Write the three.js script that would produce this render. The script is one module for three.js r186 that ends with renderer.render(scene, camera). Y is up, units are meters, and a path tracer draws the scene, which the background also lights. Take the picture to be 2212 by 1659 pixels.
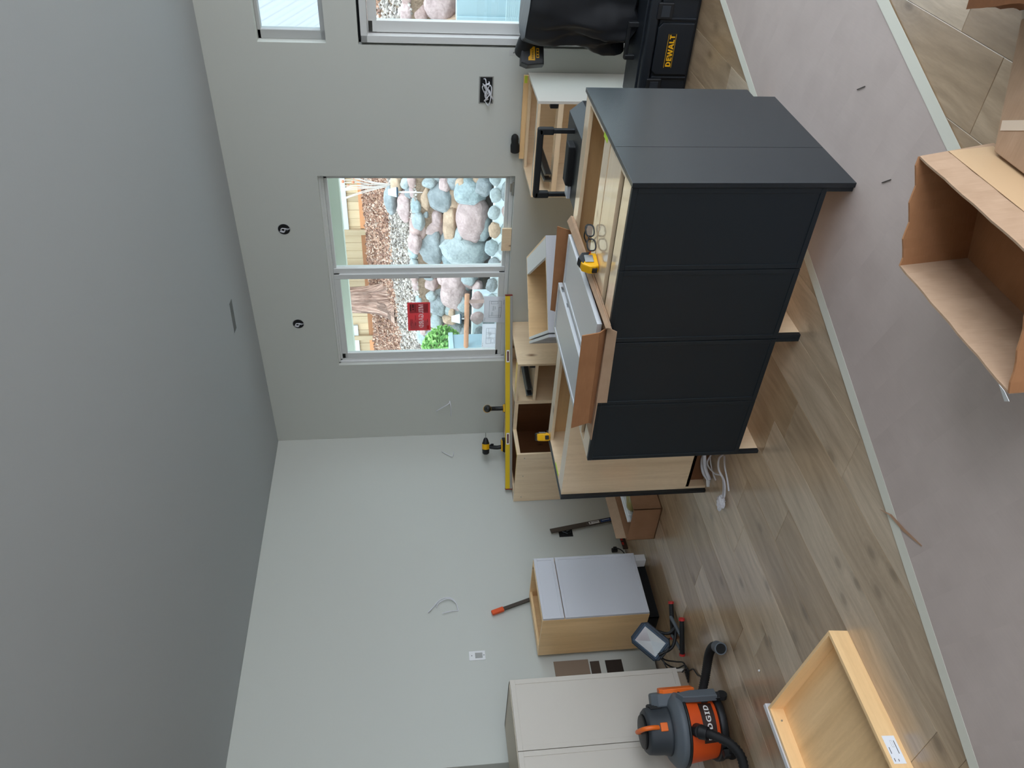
import * as THREE from 'three';
import { RoundedBoxGeometry } from 'three/addons/geometries/RoundedBoxGeometry.js';
import { mergeGeometries, mergeVertices } from 'three/addons/utils/BufferGeometryUtils.js';
import { RectAreaLightUniformsLib } from 'three/addons/lights/RectAreaLightUniformsLib.js';
import { ImprovedNoise } from 'three/addons/math/ImprovedNoise.js';

// ---------------------------------------------------------------- camera, sky, light, exposure
const scene = new THREE.Scene();
const FOCAL = 1705.3;                                            // pixels of the 2212 x 1659 frame
const camera = new THREE.PerspectiveCamera(2 * Math.atan(829.5 / FOCAL) * 180 / Math.PI, 2212 / 1659, 0.05, 200);
camera.position.set(5.342, 1.688, 5.468);
camera.rotation.order = 'YXZ';
camera.rotation.set(-6.75 * Math.PI / 180, 40.85 * Math.PI / 180, -1.76 * Math.PI / 180);
camera.rotateZ(-Math.PI / 2);                                    // the phone was turned on its side
const SKY = new THREE.Color().setRGB(0.86, 0.95, 1.08);          // bright overcast
scene.background = SKY;
scene.backgroundIntensity = 1.0;
const renderer = new THREE.WebGLRenderer({ antialias: true });
renderer.toneMapping = THREE.LinearToneMapping;
renderer.toneMappingExposure = 4.3;
renderer.shadowMap.enabled = true;
// added fill light, sized to the made-up opening in the right wall
RectAreaLightUniformsLib.init();
const addedFill = new THREE.RectAreaLight(new THREE.Color().setRGB(.9, .96, 1.05), .26, 7.0, 2.78);
addedFill.name = 'added_doorway_fill'; addedFill.position.set(8.19, 1.44, 3.875); addedFill.lookAt(0, 1.44, 3.875); scene.add(addedFill);

// ---------------------------------------------------------------- helpers
let seed = 7;
const rnd = () => { seed = (seed * 1664525 + 1013904223) >>> 0; return seed / 4294967296; };
const rr = (a, b) => a + (b - a) * rnd();
const noise = new ImprovedNoise();
const fbm = (x, y, z = 0, o = 4) => { let s = 0, a = .5; for (let i = 0; i < o; i++) { s += a * noise.noise(x, y, z + i * 7.3); x *= 2.03; y *= 2.03; z *= 2.03; a *= .5; } return s; };
const names = {};
const numbered = (n) => { const k = names[n] = (names[n] ?? -1) + 1; return k ? n + '_' + String(k).padStart(3, '0') : n; };
const V = (x, y, z) => new THREE.Vector3(x, y, z);

function tag(o, label, category, group, kind) {
  o.userData.label = label; o.userData.category = category;
  if (group) o.userData.group = group;
  if (kind) o.userData.kind = kind;
  return o;
}
function thing(name, label, category, pos = [0, 0, 0], turn = 0, group) {
  const o = new THREE.Group(); o.name = numbered(name); o.position.set(...pos); o.rotation.y = turn;
  scene.add(o); return tag(o, label, category, group);
}
function mesh(name, geo, mat) {
  const m = new THREE.Mesh(geo, mat); m.name = name; m.castShadow = m.receiveShadow = true; return m;
}
// geometry in the parent's own frame
function part(T, name, geo, mat) { const m = mesh(name, Array.isArray(geo) ? merge(geo) : geo, mat); T.add(m); return m; }
// geometry in world coordinates, for things that are not turned
function wpart(T, name, geo, mat) {
  const g = Array.isArray(geo) ? merge(geo) : geo; g.translate(-T.position.x, -T.position.y, -T.position.z); return part(T, name, g, mat);
}
function single(name, geo, mat, label, category, group) {
  const g = Array.isArray(geo) ? merge(geo) : geo; g.computeBoundingBox();
  const b = g.boundingBox, c = [(b.min.x + b.max.x) / 2, b.min.y, (b.min.z + b.max.z) / 2];
  g.translate(-c[0], -c[1], -c[2]);
  const m = mesh(numbered(name), g, mat); m.position.set(...c); scene.add(m); return tag(m, label, category, group);
}
function struct(name, geo, mat, parent = scene) {
  const m = mesh(name, Array.isArray(geo) ? merge(geo) : geo, mat); parent.add(m); if (parent === scene) m.userData.kind = 'structure'; return m;
}
function merge(list) {
  const L = list.map((g) => { let q = g.index ? g.toNonIndexed() : g; for (const k of Object.keys(q.attributes)) if (!['position', 'normal', 'uv'].includes(k)) q.deleteAttribute(k); return q; });
  return mergeGeometries(L);
}
// uv in metres from the dominant normal; the grain axis becomes u
function uvm(g, grain = 'x', off = [rnd() * 3, rnd() * 3]) {
  const p = g.attributes.position, n = g.attributes.normal, uv = new Float32Array(p.count * 2);
  for (let i = 0; i < p.count; i++) {
    const P = { x: p.getX(i), y: p.getY(i), z: p.getZ(i) }, N = { x: Math.abs(n.getX(i)), y: Math.abs(n.getY(i)), z: Math.abs(n.getZ(i)) };
    const ax = N.x >= N.y && N.x >= N.z ? 'x' : N.y >= N.z ? 'y' : 'z';
    const rest = ['x', 'y', 'z'].filter((k) => k !== ax);
    const u = rest.includes(grain) ? grain : rest[0], v = rest.find((k) => k !== u);
    uv[2 * i] = P[u] + off[0]; uv[2 * i + 1] = P[v] + off[1];
  }
  g.setAttribute('uv', new THREE.BufferAttribute(uv, 2)); return g;
}
// box between corners, softly rounded
function B(x0, x1, y0, y1, z0, z1, r = .0012, grain = 'y') {
  const w = x1 - x0, h = y1 - y0, d = z1 - z0;
  const g = r > 0 ? new RoundedBoxGeometry(w, h, d, 1, Math.min(r, w * .45, h * .45, d * .45)) : new THREE.BoxGeometry(w, h, d);
  g.translate((x0 + x1) / 2, (y0 + y1) / 2, (z0 + z1) / 2); return uvm(g, grain);
}
function tube(pts, r, seg = 40, rad = 8, closed = false) {
  return new THREE.TubeGeometry(new THREE.CatmullRomCurve3(pts.map((p) => V(...p)), closed, 'centripetal'), seg, r, rad, closed);
}
function cyl(a, b, r0, r1 = r0, seg = 20) {
  const A = V(...a), Bv = V(...b), g = new THREE.CylinderGeometry(r1, r0, A.distanceTo(Bv), seg);
  g.applyQuaternion(new THREE.Quaternion().setFromUnitVectors(V(0, 1, 0), Bv.clone().sub(A).normalize()));
  return g.translate((A.x + Bv.x) / 2, (A.y + Bv.y) / 2, (A.z + Bv.z) / 2);
}
// thick sheet from a 3-D quad (a, b, c, d in order)
function sheet(q, t = .004, grain = 'x') {
  const P = q.map((p) => V(...p)), n = P[1].clone().sub(P[0]).cross(P[3].clone().sub(P[0])).normalize().multiplyScalar(t / 2);
  const top = P.map((p) => p.clone().add(n)), bot = P.map((p) => p.clone().sub(n)), pos = [];
  const quad = (a, b, c, d) => { for (const v of [a, b, c, a, c, d]) pos.push(v.x, v.y, v.z); };
  quad(top[0], top[1], top[2], top[3]); quad(bot[3], bot[2], bot[1], bot[0]);
  for (let i = 0; i < 4; i++) { const j = (i + 1) % 4; quad(bot[i], bot[j], top[j], top[i]); }
  const g = new THREE.BufferGeometry(); g.setAttribute('position', new THREE.Float32BufferAttribute(pos, 3)); g.computeVertexNormals(); return uvm(g, grain);
}
// curl of a sheet: rows of points, thick
function strip(rows, t = .004) {                                  // rows: list of [left, right] points along the sheet
  return merge(rows.slice(1).map((r, i) => sheet([rows[i][0], rows[i][1], r[1], r[0]], t)));
}
function extrude(points, depth, bevel = 0, holes = []) {
  const s = new THREE.Shape(points.map((p) => new THREE.Vector2(...p)));
  for (const h of holes) s.holes.push(new THREE.Path(h.map((p) => new THREE.Vector2(...p))));
  return new THREE.ExtrudeGeometry(s, { depth, bevelEnabled: bevel > 0, bevelSize: bevel, bevelThickness: bevel, bevelSegments: 2 });
}

// ---------------------------------------------------------------- textures
function dataTex(w, h, f, srgb = true, repeat) {
  const d = new Uint8Array(w * h * 4);
  for (let j = 0; j < h; j++) for (let i = 0; i < w; i++) {
    const c = f(i / w, j / h), k = 4 * (j * w + i);
    for (let q = 0; q < 3; q++) d[k + q] = Math.max(0, Math.min(255, Array.isArray(c) ? c[q] : c));
    d[k + 3] = 255;
  }
  const t = new THREE.DataTexture(d, w, h); t.magFilter = THREE.LinearFilter; t.minFilter = THREE.LinearMipmapLinearFilter; t.generateMipmaps = true;
  t.wrapS = t.wrapT = THREE.RepeatWrapping; if (srgb) t.colorSpace = THREE.SRGBColorSpace; if (repeat) t.repeat.set(...repeat); t.needsUpdate = true; return t;
}
function canvasTex(w, h, draw) {
  const c = document.createElement('canvas'); c.width = w; c.height = h; draw(c.getContext('2d'), w, h);
  const t = new THREE.CanvasTexture(c); t.colorSpace = THREE.SRGBColorSpace; return t;
}
// periodic noise: blend of shifted copies so that repeats join
const per = (f) => (u, v) => { const a = u, b = v; return f(u, v) * (1 - a) * (1 - b) + f(u - 1, v) * a * (1 - b) + f(u, v - 1) * (1 - a) * b + f(u - 1, v - 1) * a * b; };
const grainN = per((u, v) => fbm(u * 5, v * 46, 1, 4)), grainL = per((u, v) => fbm(u * 2, v * 9, 5, 3)), fine = per((u, v) => fbm(u * 60, v * 300, 9, 2));
const knots = [[.18, .3, .012], [.63, .72, .015], [.81, .15, .008], [.4, .88, .01]];
const plyTex = dataTex(1024, 512, (u, v) => {                     // 1.6 m x 0.8 m of maple ply
  let k = grainN(u, v) * 26 + grainL(u, v) * 34 + fine(u, v) * 14, dk = 0;
  for (const [a, b, r] of knots) { const q = Math.hypot((u - a) * 1.6 * .45, (v - b) * .8); dk += Math.exp(-q * q / (r * r) * 1.2); k += Math.sin(q * 260) * 7 * Math.exp(-q * 16); }
  return [248 + k * .6 - dk * 110, 220 + k * .7 - dk * 120, 182 + k * .8 - dk * 110];
}, true, [1 / 1.6, 1 / .8]);
const plankTex = [];
for (let s = 0; s < 5; s++) {
  const kn = []; for (let i = 0; i < 3; i++) kn.push([rnd(), rnd(), rr(.012, .03)]);
  const z0 = s * 13.7;
  plankTex.push(dataTex(1024, 160, (u, v) => {
    const wob = fbm(u * 3, v * 1.2, z0, 3) * .35;
    let k = fbm(u * 4.5, (v + wob) * 7, z0 + 2, 5) * 46 + fbm(u * 40, v * 50, z0 + 5, 3) * 13 + fbm(u * 1.7, v * 2, z0 + 9, 2) * 40;
    k += Math.sin((v + wob * 1.6) * 34 + u * 2) * 2.2;
    let dk = 0; for (const [a, b, r] of kn) { const q = Math.hypot((u - a) * 1.52 * .5, (v - b) * .23); dk += Math.exp(-q * q / (r * r)) * .7; k += Math.sin(q * 420) * 5 * Math.exp(-q * 22); }
    return [199 + k * .8 - dk * 62, 176 + k * .8 - dk * 60, 148 + k * .78 - dk * 56];
  }));
}
const wallBump = dataTex(512, 512, per((u, v) => 128 + fbm(u * 40, v * 40, 3, 3) * 110), false, [1 / .9, 1 / .9]);
const cardN = per((u, v) => fbm(u * 6, v * 6, 21, 4)), cardF = per((u, v) => fbm(u * 8, v * 160, 31, 2));
const cardTex = dataTex(512, 512, (u, v) => { const k = cardN(u, v) * 26 + cardF(u, v) * 12; return [176 + k, 145 + k, 117 + k]; }, true, [1 / .6, 1 / .6]);
const paperTex = dataTex(512, 512, per((u, v) => fbm(u * 5, v * 5, 41, 5)) && ((u, v) => { const k = cardN(u, v) * 18 + cardF(v, u) * 5; return [206 + k, 192 + k, 184 + k]; }), true, [1 / 1.1, 1 / 1.1]);
const stoneTex = [0, 1, 2].map((s) => dataTex(512, 512, (u, v) => {
  const f = per((a, b) => fbm(a * 6, b * 6, 51 + s * 9, 5)), g = per((a, b) => fbm(a * 30, b * 30, 71 + s * 9, 3));
  const k = f(u, v) * 90 + g(u, v) * 50; return s === 0 ? [214 + k, 200 + k, 200 + k] : s === 1 ? [200 + k, 208 + k, 212 + k] : [220 + k, 204 + k, 192 + k];
}, true, [1.2, 1.2]));
const stoneBump = dataTex(512, 512, per((u, v) => 128 + fbm(u * 14, v * 14, 91, 5) * 160), false, [1.2, 1.2]);
const groundTex = dataTex(512, 512, per((u, v) => fbm(u * 40, v * 40, 15, 4)) && ((u, v) => { const k = noise.noise(u * 90, v * 90, 3) * 45 + noise.noise(u * 40, v * 40, 8) * 25; return [205 + k, 180 + k, 158 + k]; }), true, [1 / 1.5, 1 / 1.5]);

const barkTex = dataTex(512, 512, per((u, v) => fbm(u * 3, v * 40, 12, 4)) && ((u, v) => { const k = fbm(u * 3, v * 34, 12, 4) * 150 + fbm(u * 12, v * 90, 3, 3) * 60; return [178 + k, 142 + k * .95, 126 + k * .9]; }), true, [1 / 1.2, 1 / 1.2]);

// ---------------------------------------------------------------- materials
const std = (color, roughness = .6, o = {}) => new THREE.MeshStandardMaterial({ color, roughness, ...o });
const M = {
  wall: std('#cccdc5', .92, { bumpMap: wallBump, bumpScale: .0006 }),
  ceiling: std('#b2b6b8', .95, { bumpMap: wallBump, bumpScale: .0008 }),
  ply: new THREE.MeshPhysicalMaterial({ map: plyTex, roughness: .36, clearcoat: 1, clearcoatRoughness: .07 }),
  plyWarm: new THREE.MeshPhysicalMaterial({ map: plyTex, color: '#fff0d4', roughness: .45, clearcoat: .25, clearcoatRoughness: .3 }),
  plyShaded: std('#7a5a44', .6, { map: plyTex }),  // brown ply darkened for the shade inside the corner cabinet and toe recess
  edge: std('#c9b597', .6),
  navy: new THREE.MeshPhysicalMaterial({ color: '#101a21', roughness: .25, ior: 1.62 }), navyDoor: std('#101a21', .42), black: std('#17181a', .5), rubber: std('#141415', .7),
  grey: std('#d3d1d2', .42), greyDoor: std('#d8d8dd', .42), taupe: std('#cfc7bb', .45),
  card: std('#ffffff', .9, { map: cardTex }), cardShaded: std('#ecc9a8', .92, { map: cardTex }), paper: std('#f6f2f0', .5, { map: paperTex }),  // the second card tone has shade put into its colour
  tape: std('#e2dfcf', .7), vinyl: std('#d9d9d6', .4), vinylDark: std('#b4b4b1', .5),
  glass: new THREE.MeshPhysicalMaterial({ color: '#f4fbfa', roughness: 0, transmission: 1, thickness: 0, ior: 1.5 }),
  steel: std('#a9abab', .35, { metalness: .9 }), zinc: std('#7c7e7c', .4, { metalness: .7 }), dark: std('#0c0c0d', .8),
  yellow: std('#f0b400', .45), yellowLevel: std('#e3c01c', .45), orange: std('#e5561c', .45), orangeB: std('#f2701f', .4), greyPlastic: std('#5d646a', .55), red: std('#c3302c', .5),
  white: std('#ecebea', .5), whiteWire: std('#dfdee3', .55), cream: std('#d8d3c4', .5), bluegrey: std('#2b4358', .4),
};
const subfloor = std('#9a8a78', .6);
const plankMats = plankTex.flatMap((t, i) => ['#ffffff', '#ece6de', '#ddd3c6'].map((c) => new THREE.MeshPhysicalMaterial({ map: t, color: c, roughness: .3, clearcoat: .75, clearcoatRoughness: .2 })));

// ---------------------------------------------------------------- the room: x to the right along the window wall, z towards the camera
const H = 3.014, XR = 8.2, ZB = 9.2, XL = -1.5, TW = .15;
const floorG = struct('floor', B(XL - TW, XR + TW, -.2, -.012, -TW, ZB + TW, 0), subfloor);
{
  const PW = .2305, X0 = 1.895 - 15 * PW, cache = {};
  const plankGeo = (w, l, u0, u1) => {                            // bevelled board, top at y = 0, u along its length
    const key = [w.toFixed(3), l.toFixed(3), u0.toFixed(2)].join(); if (cache[key]) return cache[key];
    const b = .0016, hx = w / 2 - .0004, hz = l / 2 - .0004, P = [], N = [], U = [];
    const q = (a, c, d, e) => { const n = V(...c).sub(V(...a)).cross(V(...e).sub(V(...a))).normalize(); for (const v of [a, c, d, a, d, e]) { P.push(...v); N.push(n.x, n.y, n.z); U.push(u0 + (u1 - u0) * (v[2] + hz) / (2 * hz), (v[0] + hx) / (2 * hx)); } };
    const t = [[-hx + b, 0, hz - b], [hx - b, 0, hz - b], [hx - b, 0, -hz + b], [-hx + b, 0, -hz + b]], m = [[-hx, -b * .8, hz], [hx, -b * .8, hz], [hx, -b * .8, -hz], [-hx, -b * .8, -hz]], o = m.map((v) => [v[0], -.011, v[2]]);
    q(...t); for (let i = 0; i < 4; i++) { const j = (i + 1) % 4; q(m[i], m[j], t[j], t[i]); q(o[i], o[j], m[j], m[i]); }
    const g = new THREE.BufferGeometry(); g.setAttribute('position', new THREE.Float32BufferAttribute(P, 3)); g.setAttribute('normal', new THREE.Float32BufferAttribute(N, 3)); g.setAttribute('uv', new THREE.Float32BufferAttribute(U, 2));
    return cache[key] = g;
  };
  const L = 1.52, Z1 = 6.08;
  for (let r = 0; r < 31; r++) {
    const xa = X0 + r * PW; if (xa < -.05 && false) continue;
    let z = ({ 14: 3.45 - 3 * L, 26: 3.32 - 3 * L, 20: 3.46 - 3 * L, 19: 3.0 - 2 * L })[r] ?? -rnd() * L;
    const zMin = xa < -.08 ? 3.16 : 0;
    for (; z < Z1; z += L) {
      const a = Math.max(z, zMin), b = Math.min(z + L, Z1); if (b - a < .03) continue;
      const m = mesh('plank', plankGeo(PW, b - a, (a - z) / L, (b - z) / L), plankMats[Math.floor(rnd() * plankMats.length)]);
      m.position.set(xa + PW / 2, 0, (a + b) / 2); if (rnd() < .5 && b - a > L - .01) m.rotation.y = Math.PI; floorG.add(m);
    }
  }
}
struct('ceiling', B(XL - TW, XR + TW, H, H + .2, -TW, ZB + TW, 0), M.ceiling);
// window wall with the openings of window, transom and patio door
const WX0 = .892, WX1 = 2.676, WY0 = .918, WY1 = 2.375, DX0 = 3.605, DX1 = 7.2, DY1 = 2.012, TX0 = 3.612, TX1 = 7.2, TY0 = 2.222, TY1 = 2.66;
struct('wall_back', [
  B(-TW, WX0, 0, H, -TW, 0, 0), B(WX0, WX1, 0, WY0, -TW, 0, 0), B(WX0, WX1, WY1, H, -TW, 0, 0), B(WX1, DX0, 0, H, -TW, 0, 0),
  B(DX0, DX1, DY1, TY0, -TW, 0, 0), B(DX0, TX0, TY0, H, -TW, 0, 0), B(TX0, DX1, TY1, H, -TW, 0, 0), B(DX1, XR + TW, 0, H, -TW, 0, 0)], M.wall);
struct('wall_left', B(-.13, 0, 0, H, 0, 3.15, .004), M.wall);
struct('wall_left_return', B(XL - TW, -.13, 0, H, 3.02, 3.15, 0), M.wall);
struct('wall_hall', B(XL - TW, XL, 0, H, 3.15, ZB, 0), M.wall);
// unseen walls: their wide openings are made up to let sky light in
struct('wall_right', [B(XR, XR + TW, 0, H, 0, .35, 0), B(XR, XR + TW, 0, .04, .35, 7.4, 0), B(XR, XR + TW, 2.85, H, .35, 7.4, 0), B(XR, XR + TW, 0, H, 7.4, ZB, 0)], M.wall);
struct('wall_front', [B(XL - TW, 3.6, 0, H, ZB, ZB + TW, 0), B(6.0, XR + TW, 0, H, ZB, ZB + TW, 0), B(3.6, 6.0, 0, .04, ZB, ZB + TW, 0), B(3.6, 6.0, 1.9, H, ZB, ZB + TW, 0)], M.wall);

// window_1: two-lite vinyl slider
const pane = (x0, x1, y0, y1, z) => B(x0, x1, y0, y1, z - .002, z + .002, 0);
{
  const W = new THREE.Group(); W.name = 'window_1'; W.userData.kind = 'structure'; scene.add(W);
  const zf0 = -.135, zf1 = -.055, f = .032;
  part(W, 'window_frame', [B(WX0, WX1, WY0, WY0 + f, zf0, zf1, .003), B(WX0, WX1, WY1 - f, WY1, zf0, zf1, .003), B(WX0, WX0 + f, WY0, WY1, zf0, zf1, .003), B(WX1 - f, WX1, WY0, WY1, zf0, zf1, .003)], M.vinyl);
  part(W, 'fixed_sash', [B(1.775, 1.835, WY0 + f, WY1 - f, -.13, -.075, .003), B(1.835, WX1 - f, WY0 + f, WY0 + f + .026, -.13, -.085, .003), B(1.835, WX1 - f, WY1 - f - .024, WY1 - f, -.13, -.085, .003), B(WX1 - f - .028, WX1 - f, WY0 + f, WY1 - f, -.13, -.085, .003)], M.vinyl);
  const s = .048; const sash = part(W, 'sliding_sash', [B(WX0 + f, 1.79, WY0 + f, WY0 + f + s, -.09, -.056, .003), B(WX0 + f, 1.79, WY1 - f - s, WY1 - f, -.09, -.056, .003), B(WX0 + f, WX0 + f + .055, WY0 + f, WY1 - f, -.09, -.056, .003), B(1.745, 1.79, WY0 + f, WY1 - f, -.09, -.054, .003)], M.vinyl);
  sash.add(mesh('sash_latch', B(1.752, 1.772, 1.56, 1.66, -.056, -.046, .003), M.vinylDark));
  part(W, 'pane', pane(1.83, WX1 - f - .02, WY0 + f + .02, WY1 - f - .02, -.108), M.glass);
  part(W, 'pane', pane(WX0 + f + .045, 1.75, WY0 + f + .04, WY1 - f - .04, -.073), M.glass);
  part(W, 'inner_stop', [B(WX0 - .002, WX0 + .016, WY0, WY1, -.056, -.03, .002), B(WX0, WX1, WY1 - .016, WY1 + .002, -.056, -.03, .002)], M.vinyl);
}
// window_2: transom above the patio door
{
  const W = new THREE.Group(); W.name = 'window_2'; W.userData.kind = 'structure'; scene.add(W);
  part(W, 'window_frame', [B(TX0, TX1, TY0, TY0 + .036, -.14, -.07, .003), B(TX0, TX1, TY1 - .022, TY1, -.14, -.07, .003), B(TX0, TX0 + .058, TY0, TY1, -.14, -.07, .003), B(TX1 - .05, TX1, TY0, TY1, -.14, -.07, .003)], M.vinylDark);
  part(W, 'pane', pane(TX0 + .05, TX1 - .04, TY0 + .03, TY1 - .015, -.105), M.glass);
}
// door_1: sliding patio door
{
  const W = new THREE.Group(); W.name = 'door_1'; W.userData.kind = 'structure'; scene.add(W);
  part(W, 'door_frame', [B(DX0 + .016, DX0 + .062, .0, DY1 - .018, -.13, .004, .003), B(DX0 + .016, DX1, DY1 - .062, DY1 - .018, -.13, .004, .003), B(DX1 - .05, DX1, 0, DY1, -.13, .004, .003), B(DX0, DX1, 0, .035, -.13, .0, .003)], M.vinyl);
  part(W, 'door_sash', [B(DX0 + .068, DX0 + .142, .035, DY1 - .066, -.1, -.05, .004), B(DX0 + .068, 5.45, DY1 - .124, DY1 - .066, -.1, -.05, .004), B(DX0 + .068, 5.45, .035, .13, -.1, -.05, .004), B(5.38, 5.45, .035, DY1 - .066, -.1, -.05, .004)], M.vinyl);
  part(W, 'door_sash', [B(5.4, 5.48, .035, DY1 - .066, -.125, -.1, .004), B(5.4, DX1 - .05, DY1 - .124, DY1 - .066, -.125, -.1, .004), B(5.4, DX1 - .05, .035, .13, -.125, -.1, .004)], M.vinyl);
  part(W, 'pane', pane(DX0 + .13, 5.4, .12, DY1 - .115, -.075), M.glass);
  part(W, 'pane', pane(5.44, DX1 - .04, .12, DY1 - .115, -.112), M.glass);
  part(W, 'gap_shade_strip', [B(DX0, DX0 + .016, 0, DY1, -.13, -.06, 0), B(DX0, DX1, DY1 - .018, DY1, -.13, -.06, 0)], M.dark);  // dark strips put in to stand for the shade of the frame gap
}

// ---------------------------------------------------------------- cabinets
// open-topped base cabinet in its own frame: x 0..w, z 0 (back) .. d (front)
function carcass(T, w, d, h, o = {}) {
  const t = .018, toe = o.toe ?? .105, td = o.toeD ?? .075, mat = o.mat ?? M.ply, railB = o.railBack ?? .09, railF = o.railFront ?? .09;
  const side = (x) => {
    const pts = o.raised ? [[0, toe], [d, toe], [d, h], [0, h]] : o.straight ? [[0, 0], [d, 0], [d, h], [0, h]] : [[0, 0], [d - td, 0], [d - td, toe], [d, toe], [d, h], [0, h]];
    const g = extrude(pts, t); g.applyMatrix4(new THREE.Matrix4().makeBasis(V(0, 0, 1), V(0, 1, 0), V(1, 0, 0))); g.translate(x, 0, 0);
    // makeBasis mirrors nothing here: shape x -> z, shape y -> y, depth -> x (winding fixed below)
    const ix = g.attributes.position; if (!g.index) for (let i = 0; i < ix.count; i += 3) { for (const k of ['position', 'normal', 'uv']) { const a = g.attributes[k], s = a.itemSize, A = a.array; for (let c = 0; c < s; c++) { const q = A[(i + 1) * s + c]; A[(i + 1) * s + c] = A[(i + 2) * s + c]; A[(i + 2) * s + c] = q; } } }
    g.computeVertexNormals(); return uvm(g, 'y');
  };
  part(T, 'side_panel', side(0), o.matL ?? mat); part(T, 'side_panel', side(w - t), o.matR ?? mat);
  part(T, 'bottom_panel', B(t, w - t, toe, toe + t, 0, d, 0, 'x'), mat);
  part(T, 'back_panel', B(t, w - t, toe, h, 0, .012, 0, 'y'), o.matBack ?? mat);
  part(T, 'back_rail', B(t, w - t, h - t, h, .012, railB, .001, 'x'), mat);
  part(T, 'front_rail', B(t, w - t, h - t, h, d - railF, d, .001, 'x'), mat);
  part(T, 'toe_kick', o.raised ? [B(.05, w - .02, 0, toe, d - td - .016, d - td, 0, 'x'), B(.05, .066, 0, toe, .02, d - td, 0, 'z'), B(w - .036, w - .02, 0, toe, .02, d - td, 0, 'z')] : B(t, w - t, 0, toe, d - td - .016, d - td, 0, 'x'), o.matToe ?? mat);
  return T;
}
// slim shaker front in its own frame: x 0..w, y 0..h, faces +z, z 0..t
function shaker(w, h, t = .02, f = .02, recess = .004) {
  return [B(0, w, 0, f, 0, t, .0015, 'x'), B(0, w, h - f, h, 0, t, .0015, 'x'), B(0, f, f, h - f, 0, t, .0015), B(w - f, w, f, h - f, 0, t, .0015), B(f * .8, w - f * .8, f * .8, h - f * .8, .001, t - recess, 0)];
}
const place = (gs, x, y, z, ry = 0) => merge(gs.map((g) => g)).rotateY(ry).translate(x, y, z);

// island: row facing the window (front at -z), row facing the camera (front at +z)
const IX1 = 4.015, IZS = 2.436, IH = .876;
{
  const xs = [1.85, 2.93, IX1];
  const lab = ['plywood island base cabinet at the far left end, knotty back towards the camera', 'plywood island base cabinet at the right end, under the glasses and the tape measure'];
  for (let i = 0; i < 2; i++) {
    const T = thing('base_cabinet', lab[i], 'cabinet', [xs[i + 1], 0, IZS], Math.PI);
    carcass(T, xs[i + 1] - xs[i], IZS - 1.89 - .021, IH, { toeD: .08, railBack: .1, railFront: .09, matBack: M.ply });
    const n = 2, w = (xs[i + 1] - xs[i]) / n;
    for (let k = 0; k < n; k++) part(T, 'door', place(shaker(w - .004, .76), k * w + .002, .112, IZS - 1.89 - .02), M.navyDoor);
    part(T, 'front_lining', B(.018, xs[i + 1] - xs[i] - .018, .123, IH - .018, IZS - 1.89 - .036, IZS - 1.89 - .0225, 0, 'x'), M.plyWarm);
    part(T, 'back_toe_board', B(.02, xs[i + 1] - xs[i] - .02, 0, .105, .05, .066, 0, 'x'), M.plyShaded);
    if (i === 0) part(T, 'inspection_tape', B(xs[1] - xs[0] - .035, xs[1] - xs[0] - .019, IH - .001, IH + .0012, .13, .23, 0), std('#c9ea3a', .6));
    else part(T, 'inspection_tape', B(.005, .028, IH - .001, IH + .0012, .05, .12, 0), std('#c9ea3a', .6));
  }
  const ys = [2.556, 3.286, IX1], lab2 = ['shallow cabinet with two dark blue slab doors, left half of the island front', 'shallow cabinet with two dark blue slab doors, right half of the island front'];
  const d = 2.82 - IZS - .016;
  for (let i = 0; i < 2; i++) {
    const T = thing('base_cabinet', lab2[i], 'cabinet', [ys[i], 0, IZS + .014]);
    const w = ys[i + 1] - ys[i] - .001;
    carcass(T, w, d, IH, { straight: true, toeD: .16, railBack: .2, railFront: .1 });
    for (const x of [0, w - .018]) part(T, 'edge_strip', B(x, x + .018, 0, .108, d, d + .02, .001), M.navyDoor);
    for (let k = 0; k < 2; k++) part(T, 'door', place(shaker(w / 2 - .003, .768, .02, .022, .003), k * w / 2 + .0015, .108, d + .002), M.navyDoor);
  }
  // navy end panels
  const notch = (x0, x1, z0, z1, toe) => {
    const pts = toe ? [[z0, toe], [z0 + .085, toe], [z0 + .085, 0], [z1, 0], [z1, IH + .004], [z0, IH + .004]] : [[z0, 0], [z1, 0], [z1, IH + .004], [z0, IH + .004]];
    const g = extrude(pts, x1 - x0 - .002, .001); g.rotateY(-Math.PI / 2); g.translate(x1 - .001, 0, 0); return uvm(g);
  };
  single('end_panel', notch(IX1 + .001, 4.036, 1.888, 2.526, .106), M.navy, 'wide dark blue end panel with a toe notch at the island right end', 'panel');
  single('end_panel', notch(IX1 + .001, 4.036, 2.53, 2.845, 0), M.navy, 'narrow dark blue end panel on the right end of the island nearest the camera', 'panel');
  single('end_panel', notch(1.829, 1.849, 1.888, 2.455, .106), M.navyDoor, 'dark blue end panel seen edge on at the far left end of the island', 'panel');
}

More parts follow.
